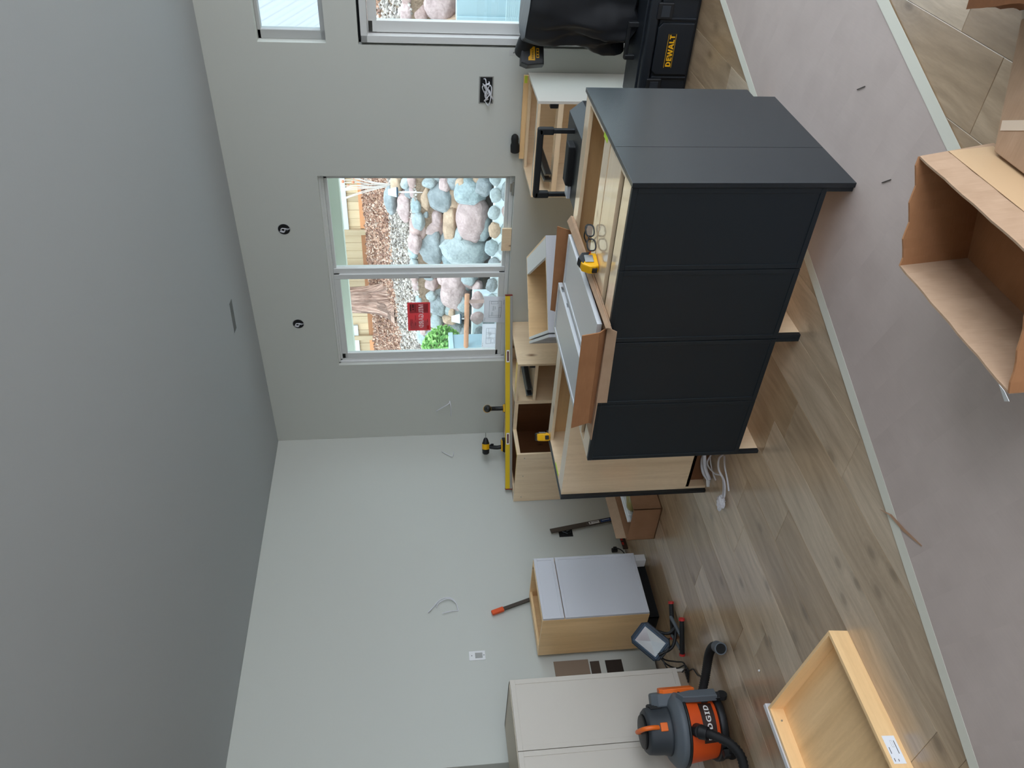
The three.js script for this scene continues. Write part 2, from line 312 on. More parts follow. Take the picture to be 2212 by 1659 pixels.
// corner cabinet and drawer cabinet along the walls
const CH = .886;
{
  const T = thing('corner_cabinet', 'L-shaped plywood corner base cabinet with an open dark inside, in the room corner', 'cabinet', [0, 0, 0]);
  const e = .004, D = .596, A = .888;
  part(T, 'side_panel', extrudeSide(e, D, A - .018, A), M.ply);
  part(T, 'side_panel', B(A + .002, A + .018, .0, CH, e, .583, 0), M.ply);
  part(T, 'back_panel', [B(e, e + .012, .105, CH, e, A - .018, 0), B(e, A, .105, CH, e, e + .012, 0)], M.plyShaded);
  part(T, 'bottom_panel', [B(e, A, .105, .123, e, .583, 0, 'x'), B(e, D, .105, .123, .583, A - .018, 0, 'x')], M.plyShaded);
  part(T, 'top_stretcher', [B(e, A, CH - .018, CH, .02, .1, .001, 'x'), B(.02, .1, CH - .018, CH, .1, A - .018, .001, 'z'), B(.1, A, CH - .018, CH, .34, .42, .001, 'x'), B(D - .03, D, CH - .03, CH, .583, A - .018, .001, 'z'), B(D - .03, A, CH - .03, CH, .553, .583, .001, 'x')], M.ply);
  part(T, 'toe_kick', [B(D - .09, D - .075, 0, .105, .583, A - .02, 0), B(D, A, 0, .105, .49, .505, 0)], M.ply);
  function extrudeSide(x0, x1, z0, z1) { const g = extrude([[x0, 0], [x1 - .075, 0], [x1 - .075, .105], [x1, .105], [x1, CH], [x0, CH]], z1 - z0); g.translate(0, 0, z0); return uvm(g, 'y'); }
  for (const [x, y] of [[.06, .82], [.33, .82], [.55, .82], [.06, .2], [.55, .5]]) part(T, 'screw', cyl([x, y, A - .001], [x, y, A + .0015], .004, .004, 10), M.zinc);
}
{
  const T = thing('drawer_cabinet', 'narrow plywood base cabinet with loose drawer slides inside, left of the window', 'cabinet', [.908, 0, .004]);
  const w = 1.324 - .908; carcass(T, w, .58, CH, {});
  part(T, 'divider', [B(.018, w - .018, .715, .74, .49, .58, .001, 'x'), B(.018, w - .018, .715, .733, .012, .49, 0, 'x')], M.ply);
  part(T, 'slide_bracket', B(w - .045, w - .019, .742, .785, .53, .575, .002), M.black);
}
{
  const T = thing('drawer_cabinet', 'open plywood base cabinet right of the window with a white right side', 'cabinet', [2.771, 0, .004]);
  const w = 3.445 - 2.771; carcass(T, w, .515, .872, { matR: std('#d9d3c8', .5), railFront: .05 });
  part(T, 'divider', B(.018, w - .018, .703, .737, .43, .515, .001, 'x'), M.ply);
  part(T, 'back_riser', B(.06, w - .01, .872, .905, .014, .034, .001, 'x'), M.plyWarm);
  part(T, 'inspection_tape', B(w - .06, w - .01, .88, .9, .034, .0352, 0), std('#d4e04a', .6));
  part(T, 'slide_bracket', B(w - .05, w - .019, .74, .79, .47, .51, .002), M.black);
}
// loose drawer slides
function slide(x, y, z, len, ry, tilt, label) {
  const T = thing('drawer_slide', label, 'slide', [x, y, z], ry);
  const r = new THREE.Euler(tilt, 0, 0);
  const g = (a) => a.applyMatrix4(new THREE.Matrix4().makeRotationFromEuler(r));
  part(T, 'outer_rail', g(B(-.007, .007, 0, .052, -len / 2, len / 2, .002)), M.zinc);
  part(T, 'inner_rail', g(B(.008, .016, .008, .044, -len / 2 + .03, len / 2 + .01, .002)), M.black);
}
slide(1.035, .742, .33, .44, -.06, 0, 'black drawer slide on the divider left of the window, further from the corner');
slide(.98, .742, .34, .46, -.02, 0, 'drawer slide on the divider left of the window, nearer the corner');
slide(2.86, .738, .285, .42, .1, 0, 'dark drawer slide in the cabinet right of the window, nearer its left side');
slide(2.925, .738, .28, .44, .02, 0, 'thick black drawer slide in the cabinet right of the window, nearer its middle');

// sink base, loose in the aisle, turned
{
  const fr = V(2.302, 0, .539), nr = V(2.869, 0, 1.208), nl = V(2.382, 0, 1.616);
  const ex = nr.clone().sub(fr), W = ex.length() - .0, D = nl.clone().sub(nr).length();
  const turn = Math.atan2(-ex.z, ex.x);
  // own frame: x along fr->nr, z from the back edge towards the doors
  const T = thing('sink_cabinet', 'open-topped sink base cabinet with a grey end panel, standing askew below the window', 'cabinet', [fr.x, 0, fr.z], turn);
  const t = .018, h = IH, f = D;
  part(T, 'end_panel', B(W - .02, W, 0, h, 0, f - .03, .001), M.grey);
  part(T, 'side_panel', B(0, .018, 0, h, 0, f - .03, .001), M.plyWarm);
  part(T, 'inner_panel', B(W - .038, W - .0205, .1, h - .001, .02, f - .05, 0), M.plyWarm);
  part(T, 'back_panel', B(.018, W - .038, .1, h, 0, .012, 0), M.plyWarm);
  part(T, 'bottom_panel', B(.018, W - .038, .1, .118, 0, f - .03, 0, 'x'), M.plyWarm);
  part(T, 'back_rail', B(.018, W - .02, h - t, h, .012, .13, .001, 'x'), M.white);  // white colour stands for the bright reflection on the rail
  part(T, 'front_rail', B(.018, W - .02, h - .1, h, f - .05, f - .031, .001, 'x'), M.white);  // white here also paints in the reflection
  for (const [a, b] of [[.002, W / 2 - .002], [W / 2 + .002, W - .002]]) part(T, 'door', place(shaker(b - a, h - .112), a, .11, f - .022), M.grey);
  part(T, 'toe_kick', B(.018, W - .02, 0, .1, f - .1, f - .085, 0, 'x'), M.ply);
}

// grey base cabinet on the left wall, front faces +x
{
  const z0 = 1.899, z1 = 2.42, D = .47;
  const T = thing('base_cabinet', 'grey-fronted base cabinet with one drawer and one door against the left wall', 'cabinet', [.055, 0, z1], Math.PI / 2);
  const w = z1 - z0; carcass(T, w, D - .022, IH, { mat: M.plyWarm, railFront: .04, railBack: .07, raised: true, toeD: .12, matToe: M.dark });  // toe kick coloured black to stand for the shadow in its recess
  part(T, 'door', place(shaker(w - .003, .608, .02, .022), .0015, .108, D - .02), M.greyDoor);
  part(T, 'drawer_front', place(shaker(w - .003, .152, .02, .022), .0015, .722, D - .02), M.greyDoor);
  part(T, 'toe_shim', B(w - .06, w - .004, .02, .1, D - .1, D - .02, .002), M.white);
}
// tall grey-beige cabinet at the left edge
{
  const z0 = 2.9, z1 = 3.82;
  const T = thing('pantry_cabinet', 'tall beige-grey two-door cabinet behind the orange vacuum', 'cabinet', [.02, 0, z1], Math.PI / 2);
  const w = z1 - z0, D = .598, h = 1.17;
  part(T, 'carcass', [B(0, .02, 0, h, 0, D - .021, .001), B(w - .02, w, 0, h, 0, D - .021, .001), B(.02, w - .02, .08, .1, 0, D - .021, 0), B(.02, w - .02, .08, h, 0, .012, 0)], M.taupe);
  part(T, 'top_panel', B(0, w, h - .018, h, 0, D - .021, .001, 'x'), std('#cdbfa9', .5));
  part(T, 'toe_kick', B(.02, w - .02, 0, .08, D - .05, D - .036, 0), std('#a08d78', .6));
  for (let k = 0; k < 2; k++) part(T, 'door', place(shaker(w / 2 - .004, 1.1, .02, .032), k * w / 2 + .002, .066, D - .02), M.taupe);
}

// ---------------------------------------------------------------- paper runner and masking tape on the floor
const tapeDir = V(-.373, 0, 1).normalize(), tapeN = V(tapeDir.z, 0, -tapeDir.x);
const onTape = (s, off) => { const p = V(4.213, 0, 1.03).addScaledVector(tapeDir, s).addScaledVector(tapeN, off); return [p.x, 0, p.z]; };
{
  const W = .945, rows = []; for (let i = 0; i <= 40; i++) { const s = -.95 + i * .15; const y = .0022 + .0012 * noise.noise(i * .7, 2, 3); const a = onTape(s, 0), b = onTape(s, W); a[1] = b[1] = y; rows.push([b, a]); }
  single('floor_paper', strip(rows, .001), M.paper, 'wide pinkish brown protective paper runner lying across the floor under the island corner', 'paper', null).userData.label = 'wide pinkish protective paper runner taped across the wooden floor';
  const tapeStrip = (off) => { const r = []; for (let i = 0; i <= 30; i++) { const s = -.95 + i * .2, w = .048 + .003 * noise.noise(i * 1.3, off, 1), a = onTape(s, off - w / 2), b = onTape(s, off + w / 2); a[1] = b[1] = .0042; r.push([b, a]); } return strip(r, .0006); };
  single('masking_tape', tapeStrip(.012), M.tape, 'pale masking tape along the left edge of the floor paper, passing under the island', 'tape');
  single('masking_tape', tapeStrip(W - .01), M.tape, 'pale masking tape along the right edge of the floor paper, ending at the open carton', 'tape');
}

// ---------------------------------------------------------------- things on the island
{
  const T = thing('cardboard_carton', 'flat open cardboard carton with raised flaps lying on the island top around two doors', 'carton', [3.08, IH + .001, 2.42]);
  wpart(T, 'bottom_sheet', sheet([[2.72, .881, 2.86], [3.40, .881, 2.86], [3.40, .881, 1.96], [2.72, .881, 1.96]], .005), M.card);
  wpart(T, 'side_wall', strip([[[3.40, .882, 2.9], [3.40, .882, 1.94]], [[3.41, .892, 2.9], [3.40, .892, 1.93]], [[3.395, .902, 2.88], [3.37, .908, 1.93]], [[3.375, .894, 2.86], [3.358, .896, 1.95]]], .004), M.card);
  wpart(T, 'flap', sheet([[2.808, .886, 1.95], [3.325, .884, 1.95], [3.341, .958, 1.93], [2.818, .949, 1.93]], .005), M.cardShaded);
  wpart(T, 'flap', strip([[[3.36, .886, 2.83], [2.80, .886, 2.83]], [[3.355, .92, 2.855], [2.82, .905, 2.845]], [[3.345, .995, 2.86], [2.80, .985, 2.855]]], .005), M.cardShaded);
  wpart(T, 'flap', strip([[[3.38, .884, 2.845], [2.95, .884, 2.845]], [[3.385, .889, 2.862], [2.96, .884, 2.862]], [[3.37, .85, 2.872], [2.965, .838, 2.868]]], .004), M.card);
}
function cabinetDoor(x0, x1, z0, z1, y, label, extra) {
  const T = thing('cabinet_door', label, 'door', [(x0 + x1) / 2, y, (z0 + z1) / 2]);
  const w = x1 - x0, h = z1 - z0;
  const g = merge(shaker(w, h, .022, .024, .005)); g.rotateX(-Math.PI / 2); g.translate(-w / 2, 0, h / 2); part(T, 'door_panel', g, std('#cfd1d2', .35));
  if (extra) { part(T, 'hinge_clip', B(w / 2 - .001, w / 2 + .006, .006, .016, -h / 2 + .05, -h / 2 + .09, .001), M.steel); part(T, 'hinge_clip', B(w / 2 - .001, w / 2 + .005, .006, .012, -h / 2 + .2, -h / 2 + .23, .001), M.steel); };
}
cabinetDoor(3.055, 3.352, 2.03, 2.79, .8955, 'light grey shaker door lying in the carton, right one nearest the glasses');
cabinetDoor(2.735, 3.035, 1.985, 2.70, .9105, 'light grey shaker door lying in the carton, left one with a hinge clip', true);
single('packing_block', B(2.78, 2.98, .8845, .9095, 2.05, 2.6, .004), M.card, 'folded cardboard packing under the left grey door', 'packing');
// safety glasses
{
  const T = thing('glasses', 'black and red safety glasses lying on the island rail beside the tape measure', 'glasses', [3.56, IH + .002, 2.42], 1.02);
  const lens = (s) => { const p = []; for (let i = 0; i < 24; i++) { const a = i / 24 * 2 * Math.PI, cx = Math.sign(Math.cos(a)) * Math.pow(Math.abs(Math.cos(a)), .7), cy = Math.sign(Math.sin(a)) * Math.pow(Math.abs(Math.sin(a)), .7); p.push([s * .036 + cx * .029, .024 + cy * .019, -.002 * cx * cx]); } return p; };
  for (const s of [-1, 1]) {
    part(T, 'rim', tube(lens(s), .0036, 48, 6, true), M.black);
    part(T, 'lens', new THREE.ShapeGeometry(new THREE.Shape(lens(s).map((p) => new THREE.Vector2(p[0], p[1])))), M.glass);
    part(T, 'temple', tube([[s * .066, .03, 0], [s * .068, .03, -.03], [s * .06, .028, -.1], [s * .05, .012, -.14]], .0032, 24, 6), s > 0 ? M.black : M.red);
  }
  part(T, 'bridge', tube([[-.008, .03, 0], [0, .034, .002], [.008, .03, 0]], .0028, 12, 6), M.black);
}
// tape measures
const dewTex = canvasTex(256, 128, (c, w, h) => { c.fillStyle = '#f0b400'; c.fillRect(0, 0, w, h); c.fillStyle = '#16171a'; c.font = 'bold 44px sans-serif'; c.textAlign = 'center'; c.textBaseline = 'middle'; c.fillText('DEWALT', w / 2, h / 2); });
function tapeMeasure(x, y, z, ry, label) {
  const T = thing('tape_measure', label, 'tape measure', [x, y, z], ry);
  const s = [[-.038, 0], [.036, 0], [.04, .012], [.04, .035], [.024, .062], [-.016, .068], [-.036, .052], [-.04, .02]];
  const g = extrude(s, .034, .006); g.translate(0, .006, -.017); part(T, 'case', g, M.yellow);
  const top = extrude([[-.036, .03], [.02, .062], [-.016, .0735], [-.043, .056], [-.047, .024]], .036, .006); top.translate(0, .006, -.018); part(T, 'grip', top, M.black);
  part(T, 'blade_mouth', B(.036, .052, .006, .03, -.013, .013, .003), M.black);
  part(T, 'belt_clip', B(-.025, .02, .02, .06, -.029, -.0245, .002), M.steel);
  part(T, 'badge', B(-.018, .018, .018, .05, .0235, .0242, 0), M.white);
}
tapeMeasure(3.475, IH + .002, 2.50, -1.75, 'yellow and black tape measure beside the glasses on the island');
tapeMeasure(1.845, IH + .002, 1.945, -.9, 'black and yellow tape measure on the far left rail of the island');

// spirit level and drills on the corner cabinets
{
  const a = V(1.63, 0, .035), b = V(.045, 0, .775), dir = b.clone().sub(a), L = dir.length(), turn = Math.atan2(-dir.z, dir.x);
  const T = thing('spirit_level', 'long yellow spirit level lying on edge across the cabinets left of the window', 'level', [a.x, CH + .001, a.z], turn);
  const wins = [.2 * L, .47 * L, .72 * L];
  part(T, 'beam', B(.008, L - .008, .018, .06, -.013, .013, .002, 'x'), M.yellowLevel);
  part(T, 'base_strip', B(.008, L - .008, 0, .022, -.016, .016, .002, 'x'), std('#a3a19c', .4, { metalness: .3 }));
  for (const x of [0, L - .008]) part(T, 'end_cap', B(x, x + .01, -.0, .062, -.015, .015, .002), std('#7d2018', .5));
  // camera side is local +z or -z: vials are set through both faces
  for (const x of [.3 * L, .725 * L]) { const w = part(T, 'vial_window', B(x - .055, x + .055, .024, .054, -.0142, .0142, .004, 'x'), M.white); w.add(mesh('vial', B(x - .045, x + .045, .03, .048, -.015, .015, .004, 'x'), std('#5a1512', .4))); }
}
function drill(x, z, ry, label, bit) {
  const T = thing('cordless_drill', label, 'drill', [x, CH, z], ry);
  const bat = extrude([[-.05, 0], [.055, 0], [.06, .012], [.06, .05], [-.045, .05], [-.055, .03]], .07, .004); bat.translate(0, .002, -.035); part(T, 'battery', bat, M.black);
  part(T, 'battery_collar', B(-.046, .05, .05, .068, -.034, .034, .006), M.yellow);
  const grip = tube([[-.012, .06, 0], [-.018, .1, 0], [-.012, .15, 0], [-.002, .185, 0]], .019, 20, 12); part(T, 'handle', grip, M.black);
  part(T, 'trigger', B(.006, .02, .135, .165, -.009, .009, .004), M.dark);
  const mid = new THREE.LatheGeometry([[0, -.075], [.022, -.075], [.031, -.066], [.033, -.03], [.033, .03], [.028, .04], [.022, .062], [.014, .078], [.008, .08], [0, .08]].map((p) => new THREE.Vector2(...p)), 24);
  mid.rotateZ(-Math.PI / 2); mid.translate(0, .208, 0); part(T, 'motor_housing', mid, M.black);
  part(T, 'motor_shell', (() => { const g = new THREE.CylinderGeometry(.0345, .0345, .05, 24, 1, false); g.rotateZ(Math.PI / 2); g.translate(.002, .208, 0); return g; })(), M.yellow);
  if (bit) part(T, 'bit', cyl([.078, .208, 0], [.13, .208, 0], .0035, .003, 10), M.steel);
}
drill(.645, .36, -.78, 'cordless drill seen from its end, behind the level on the window wall side');
drill(.2, .38, .45, 'cordless impact driver with a driver bit, behind the level in the room corner', true);

// rolling toolbox with a raised pull handle behind the island
{
  const T = thing('rolling_toolbox', 'black rolling toolbox with raised pull handle standing behind the island', 'toolbox', [3.56, 0, 1.45]);
  const hx0 = 3.262, hx1 = 3.655, z = 1.45;
  wpart(T, 'body', [B(3.24, 3.74, .08, .70, 1.27, 1.70, .02), B(3.27, 3.71, .09, .66, 1.25, 1.72, .015)], M.black);
  wpart(T, 'lid', (() => { const g = extrude([[-.25, 0], [.24, 0], [.24, .05], [.19, .11], [-.2, .11], [-.25, .05]], .42, .01); g.translate(3.49, .70, 1.275); return g; })(), M.black);
  wpart(T, 'lid_grip', [B(3.36, 3.59, .80, .856, 1.44, 1.53, .01)], M.rubber);
  wpart(T, 'lid_label', B(3.28, 3.355, .80, .838, 1.45, 1.52, .003), std('#c9ccd0', .35));
  for (const x of [hx0, hx1 - .024]) wpart(T, 'handle_rod', B(x, x + .024, .6, 1.0, z - .012, z + .012, .004), M.black);
  wpart(T, 'handle_grip', [B(hx0 - .004, hx1 + .004, .985, 1.018, z - .018, z + .018, .008), B(hx0 - .006, hx0 + .03, .93, 1.01, z - .018, z + .018, .006), B(hx1 - .03, hx1 + .006, .93, 1.01, z - .018, z + .018, .006)], M.rubber);
  for (const x of [3.27, 3.71]) wpart(T, 'wheel', cyl([x - .03, .08, 1.3], [x + .03, .08, 1.3], .08, .08, 24), M.rubber);
  for (const x of [3.28, 3.64]) wpart(T, 'foot', B(x, x + .06, 0, .08, 1.6, 1.66, .004), M.rubber);
}

// toolbox in front of the patio door
const logoTex = canvasTex(1024, 256, (c, w, h) => {
  c.fillStyle = '#17191c'; c.fillRect(0, 0, w, h); c.fillStyle = '#f5b50f'; c.font = '900 214px sans-serif'; c.textAlign = 'center'; c.textBaseline = 'middle';
  c.save(); c.translate(w / 2, h / 2 + 8); const m = c.measureText('DEWALT').width; c.scale(w * .95 / m, 1); c.fillText('DEWALT', 0, 0); c.restore(); c.fillRect(12, 8, w - 24, 10); c.fillRect(12, h - 18, w - 24, 10);
});
{
  const T = thing('toolbox', 'large scuffed black toolbox with a yellow logo on the floor by the patio door', 'toolbox', [3.9, 0, .57]);
  const plastic = std('#1c2127', .42);
  wpart(T, 'body', [B(3.50, 4.32, .012, .236, .40, .752, .012), B(3.52, 4.30, 0, .03, .42, .73, .004)], plastic);
  wpart(T, 'front_panel', (() => { const g = extrude([[3.715, .03], [4.0, .03], [4.0, .215], [3.975, .236], [3.735, .236], [3.715, .215]], .014, .004); g.translate(0, 0, .75); return g; })(), plastic);
  wpart(T, 'lid', [B(3.49, 4.33, .242, .305, .392, .764, .014), B(3.56, 4.26, .300, .316, .44, .72, .006)], plastic);
  for (const x of [3.64, 4.07]) { const l = wpart(T, 'latch', B(x - .045, x + .045, .17, .262, .752, .776, .006), M.black); l.add(mesh('latch_grip', B(x - .03 - T.position.x, x + .03 - T.position.x, .19, .24, .776 - T.position.z, .78 - T.position.z, .001), std('#2b3036', .5))); }
  wpart(T, 'handle', [tubeBox(3.74, 3.96)], M.black);
  function tubeBox(a, b) { return merge([B(a, b, .355, .378, .575, .605, .006), B(a, a + .03, .3, .375, .57, .61, .006), B(b - .03, b, .3, .375, .57, .61, .006)]); }
  wpart(T, 'logo', new THREE.BoxGeometry(.196, .05, .001).translate(3.848, .148, .7690), new THREE.MeshStandardMaterial({ map: logoTex, roughness: .5 }));
  wpart(T, 'rib', [3.69, 4.025, 4.14, 4.28].map((x) => B(x - .006, x + .006, .02, .232, .75, .762, .003)), plastic);
  wpart(T, 'corner_guard', [B(3.488, 3.52, .0, .3, .73, .77, .008), B(4.3, 4.334, 0, .3, .73, .77, .008)], M.black);
}
// cloth over a work stand beside the patio door
{
  const T = thing('work_stand', 'black folding work stand hidden under a draped jacket by the patio door', 'stand', [4.1, 0, .36]);
  for (const [x, z] of [[3.95, .2], [4.5, .2], [3.95, .36], [4.5, .36]]) wpart(T, 'leg', cyl([x, 0, z], [x + (x < 4.2 ? .05 : -.05), .76, .3], .014), M.black);
  wpart(T, 'top_bar', B(3.93, 4.56, .75, .80, .24, .42, .01), M.black);
  wpart(T, 'saw_body', [B(3.97, 4.5, .80, .93, .2, .46, .03)], M.black);
  const NU = 160, NV = 60, g = new THREE.CylinderGeometry(1, 1, 1, NU, NV, false), p = g.attributes.position, tri = (t) => Math.abs(((t % 1) + 1) % 1 * 2 - 1) * 2 - 1;
  for (let i = 0; i < p.count; i++) {
    const a = Math.atan2(p.getZ(i), p.getX(i)), rad = Math.hypot(p.getX(i), p.getZ(i)), v = p.getY(i) + .5, dn = 1 - v;   // v: 0 hem, 1 top
    const se = (q, e) => Math.sign(q) * Math.pow(Math.abs(q), e), X = se(Math.cos(a), .45), Z = se(Math.sin(a), .6);
    const pleat = tri(a * 1.43 + v * .55) * .05 + tri(a * 3.2 - v * .9 + .3) * .022 + tri(a * 6.1 + .2) * .008 * dn + fbm(a * 1.7, v * 3, 4, 3) * .09;
    const k = rad * (.88 + .1 * Math.sqrt(dn) + .03 * Math.sin(v * 9) + pleat * (.35 + dn));
    const hem = dn * dn * (.06 * tri(a * .64 + .35) + .03 * tri(a * 2.3));
    p.setXYZ(i, 4.2 + X * .455 * k, .36 + .60 * v + hem + (rad < .99 ? .012 * tri(p.getX(i) * 2.1) : 0) + .03 * v * X * -1, .37 + Z * .215 * k);
  }
  const gm = mergeVertices(g.deleteAttribute('uv').deleteAttribute('normal'), 1e-4); gm.computeVertexNormals(); uvm(gm, 'y');
  single('draped_jacket', gm, std('#15171b', .5), 'black jacket draped over the work stand in front of the patio door', 'jacket');
  const S = thing('cordless_tool', 'battery of a cordless tool sticking out of the black jacket, yellow label with three dots', 'tool', [3.68, .84, .36]);
  const neck = tube([[3.92, .88, .36], [3.82, .925, .36], [3.74, .955, .345], [3.675, .965, .31]], .052, 24, 14); wpart(S, 'sleeve_boot', neck, M.rubber);
  const bat = extrude([[-.055, -.065], [.06, -.065], [.07, -.04], [.066, .06], [-.05, .066], [-.064, .03]], .07, .008); bat.rotateY(.6); wpart(S, 'battery', bat.translate(3.655, .912, .33), M.black);
  const bl = canvasTex(256, 256, (c) => { c.fillStyle = '#17181a'; c.fillRect(0, 0, 256, 256); c.fillStyle = '#f2b10c'; c.beginPath(); c.moveTo(20, 40); c.lineTo(70, 40); c.lineTo(100, 70); c.lineTo(236, 70); c.lineTo(236, 150); c.lineTo(20, 150); c.fill(); c.fillStyle = '#17181a'; c.font = 'bold 40px sans-serif'; c.fillText('DEWALT', 40, 125); c.fillStyle = '#f2b10c'; c.fillRect(60, 170, 150, 46); c.fillStyle = '#17181a'; for (const x of [88, 135, 182]) { c.beginPath(); c.arc(x, 193, 15, 0, 7); c.fill(); } });
  const pl = new THREE.BoxGeometry(.1, .1, .001); pl.translate(0, 0, .0795); pl.rotateY(.6); wpart(S, 'battery_label', pl.translate(3.655, .905, .33), new THREE.MeshStandardMaterial({ map: bl, roughness: .45 }));
}
// black cap on the right cabinet
{
  const g = new THREE.LatheGeometry([[0, 0], [.031, 0], [.033, .004], [.033, .05], [.026, .07], [.028, .1], [.024, .12], [.012, .132], [0, .134]].map((q) => new THREE.Vector2(...q)), 24);
  g.rotateZ(-Math.PI / 2 + .06); single('rubber_cap', g.translate(2.888, .938, .045), M.rubber, 'small black rubber cap lying on the rear rail of the cabinet right of the window', 'cap');
}
// carton with packing on the floor by the left wall, square, plug
{
  const T = thing('cardboard_carton', 'open brown carton filled with packing on the floor against the left wall', 'carton', [.93, 0, 1.6]);
  const x0 = .76, x1 = 1.1, z0 = 1.2, z1 = 1.96, h = .208, t = .006;
  wpart(T, 'carton_wall', [B(x0, x1, .0, h, z1 - t, z1, .001), B(x0, x1, 0, h, z0, z0 + t, .001), B(x0, x0 + t, 0, h, z0, z1, .001), B(x1 - t, x1, 0, h, z0, z1, .001), B(x0, x1, 0, t, z0, z1, 0)], std('#e4cbb6', .9, { map: cardTex }));
  wpart(T, 'flap', sheet([[x0, h, z0], [x0, h, z1 - .02], [x0 - .05, h + .06, z1 - .06], [x0 - .05, h + .06, z0]], .005), M.card);
  single('foam_strip', [B(.93, .945, .01, .222, 1.22, 1.93, .002), B(.965, .975, .01, .216, 1.22, 1.9, .002)], M.white, 'white packing strips standing inside the carton by the left wall', 'packing');
  single('packed_part', (() => { const g = new THREE.CapsuleGeometry(.045, .12, 6, 16); g.rotateX(Math.PI / 2 - .2); g.translate(1.03, .17, 1.8); return g; })(), std('#8d7f45', .5), 'yellow and black rounded part lying inside the carton by the left wall', 'hardware');
}
{
  const T = thing('framing_square', 'dark L-shaped framing square with blue and white stickers leaning on the left wall', 'square', [.03, 0, 1.137]);
  const st = canvasTex(512, 96, (c, w, h) => { c.fillStyle = '#57504a'; c.fillRect(0, 0, w, h); c.fillStyle = '#20427c'; c.fillRect(40, 10, 200, 76); c.fillStyle = '#e8e8e8'; c.fillRect(270, 14, 200, 68); c.fillRect(60, 30, 150, 12); c.fillStyle = '#333'; for (let i = 0; i < 14; i++) c.fillRect(290 + i * 8, 24, 4, 30); c.fillRect(420, 30, 30, 30); });
  const ang = Math.atan2(.104, .6), bl = new THREE.Matrix4().makeRotationX(ang);
  part(T, 'long_blade', B(-.004, .004, .0, .62, -.005, .04, .001).applyMatrix4(bl), std('#57504a', .45, { metalness: .4 }));
  const stg = new THREE.BoxGeometry(.001, .24, .038); const uv = stg.attributes.uv; for (let i = 0; i < 4; i++) { const a = uv.getX(i), b = uv.getY(i); uv.setXY(i, b, a); } stg.translate(.0045, .17, .018).applyMatrix4(bl); part(T, 'sticker', stg, new THREE.MeshStandardMaterial({ map: st, roughness: .5 }));
  part(T, 'short_blade', B(.0, .012, .0, .042, -.01, .40, .001).rotateY(.14), std('#4a3a33', .45, { metalness: .3 }));
  part(T, 'red_mark', [[.04, .1], [.17, .05], [.25, .06], [.33, .03]].map(([z, l]) => B(.0122, .0135, .024, .04, z, z + l, 0).rotateY(.14)), M.red);
}
{
  const T = thing('power_cord', 'black power cord with a plug running along the foot of the left wall', 'cord', [.02, 0, 1.5]);
  wpart(T, 'plug', [B(.004, .03, .07, .12, 1.47, 1.5, .004), B(.03, .055, .08, .11, 1.475, 1.495, .004)], M.black);
  wpart(T, 'cable', tube([[.05, .09, 1.485], [.06, .05, 1.52], [.06, .02, 1.6], [.06, .006, 1.75], [.08, .006, 2.1], [.3, .006, 2.5], [.5, .006, 2.62]], .0045, 60, 6), M.black);
}
// pry/clamp bar behind the grey cabinet
{
  const a = V(.03, 1.2, 2.022), b = V(.03, .02, 1.64), T = thing('clamp_bar', 'dark clamp bar with an orange end leaning on the wall behind the grey cabinet', 'clamp', [b.x, 0, b.z]);
  const dir = a.clone().sub(b).normalize(), ang = Math.atan2(dir.z, dir.y), L = a.distanceTo(b), mm = new THREE.Matrix4().makeRotationX(ang);
  part(T, 'bar', B(-.008, .008, .012, L - .08, -.014, .014, .002).applyMatrix4(mm), std('#4a4038', .5, { metalness: .3 }));
  part(T, 'end_grip', B(-.013, .013, L - .1, L, -.019, .019, .006).applyMatrix4(mm), M.orange);
  part(T, 'clamp_jaw', B(-.01, .013, .4, .46, -.05, .02, .004).applyMatrix4(mm), M.black);
}

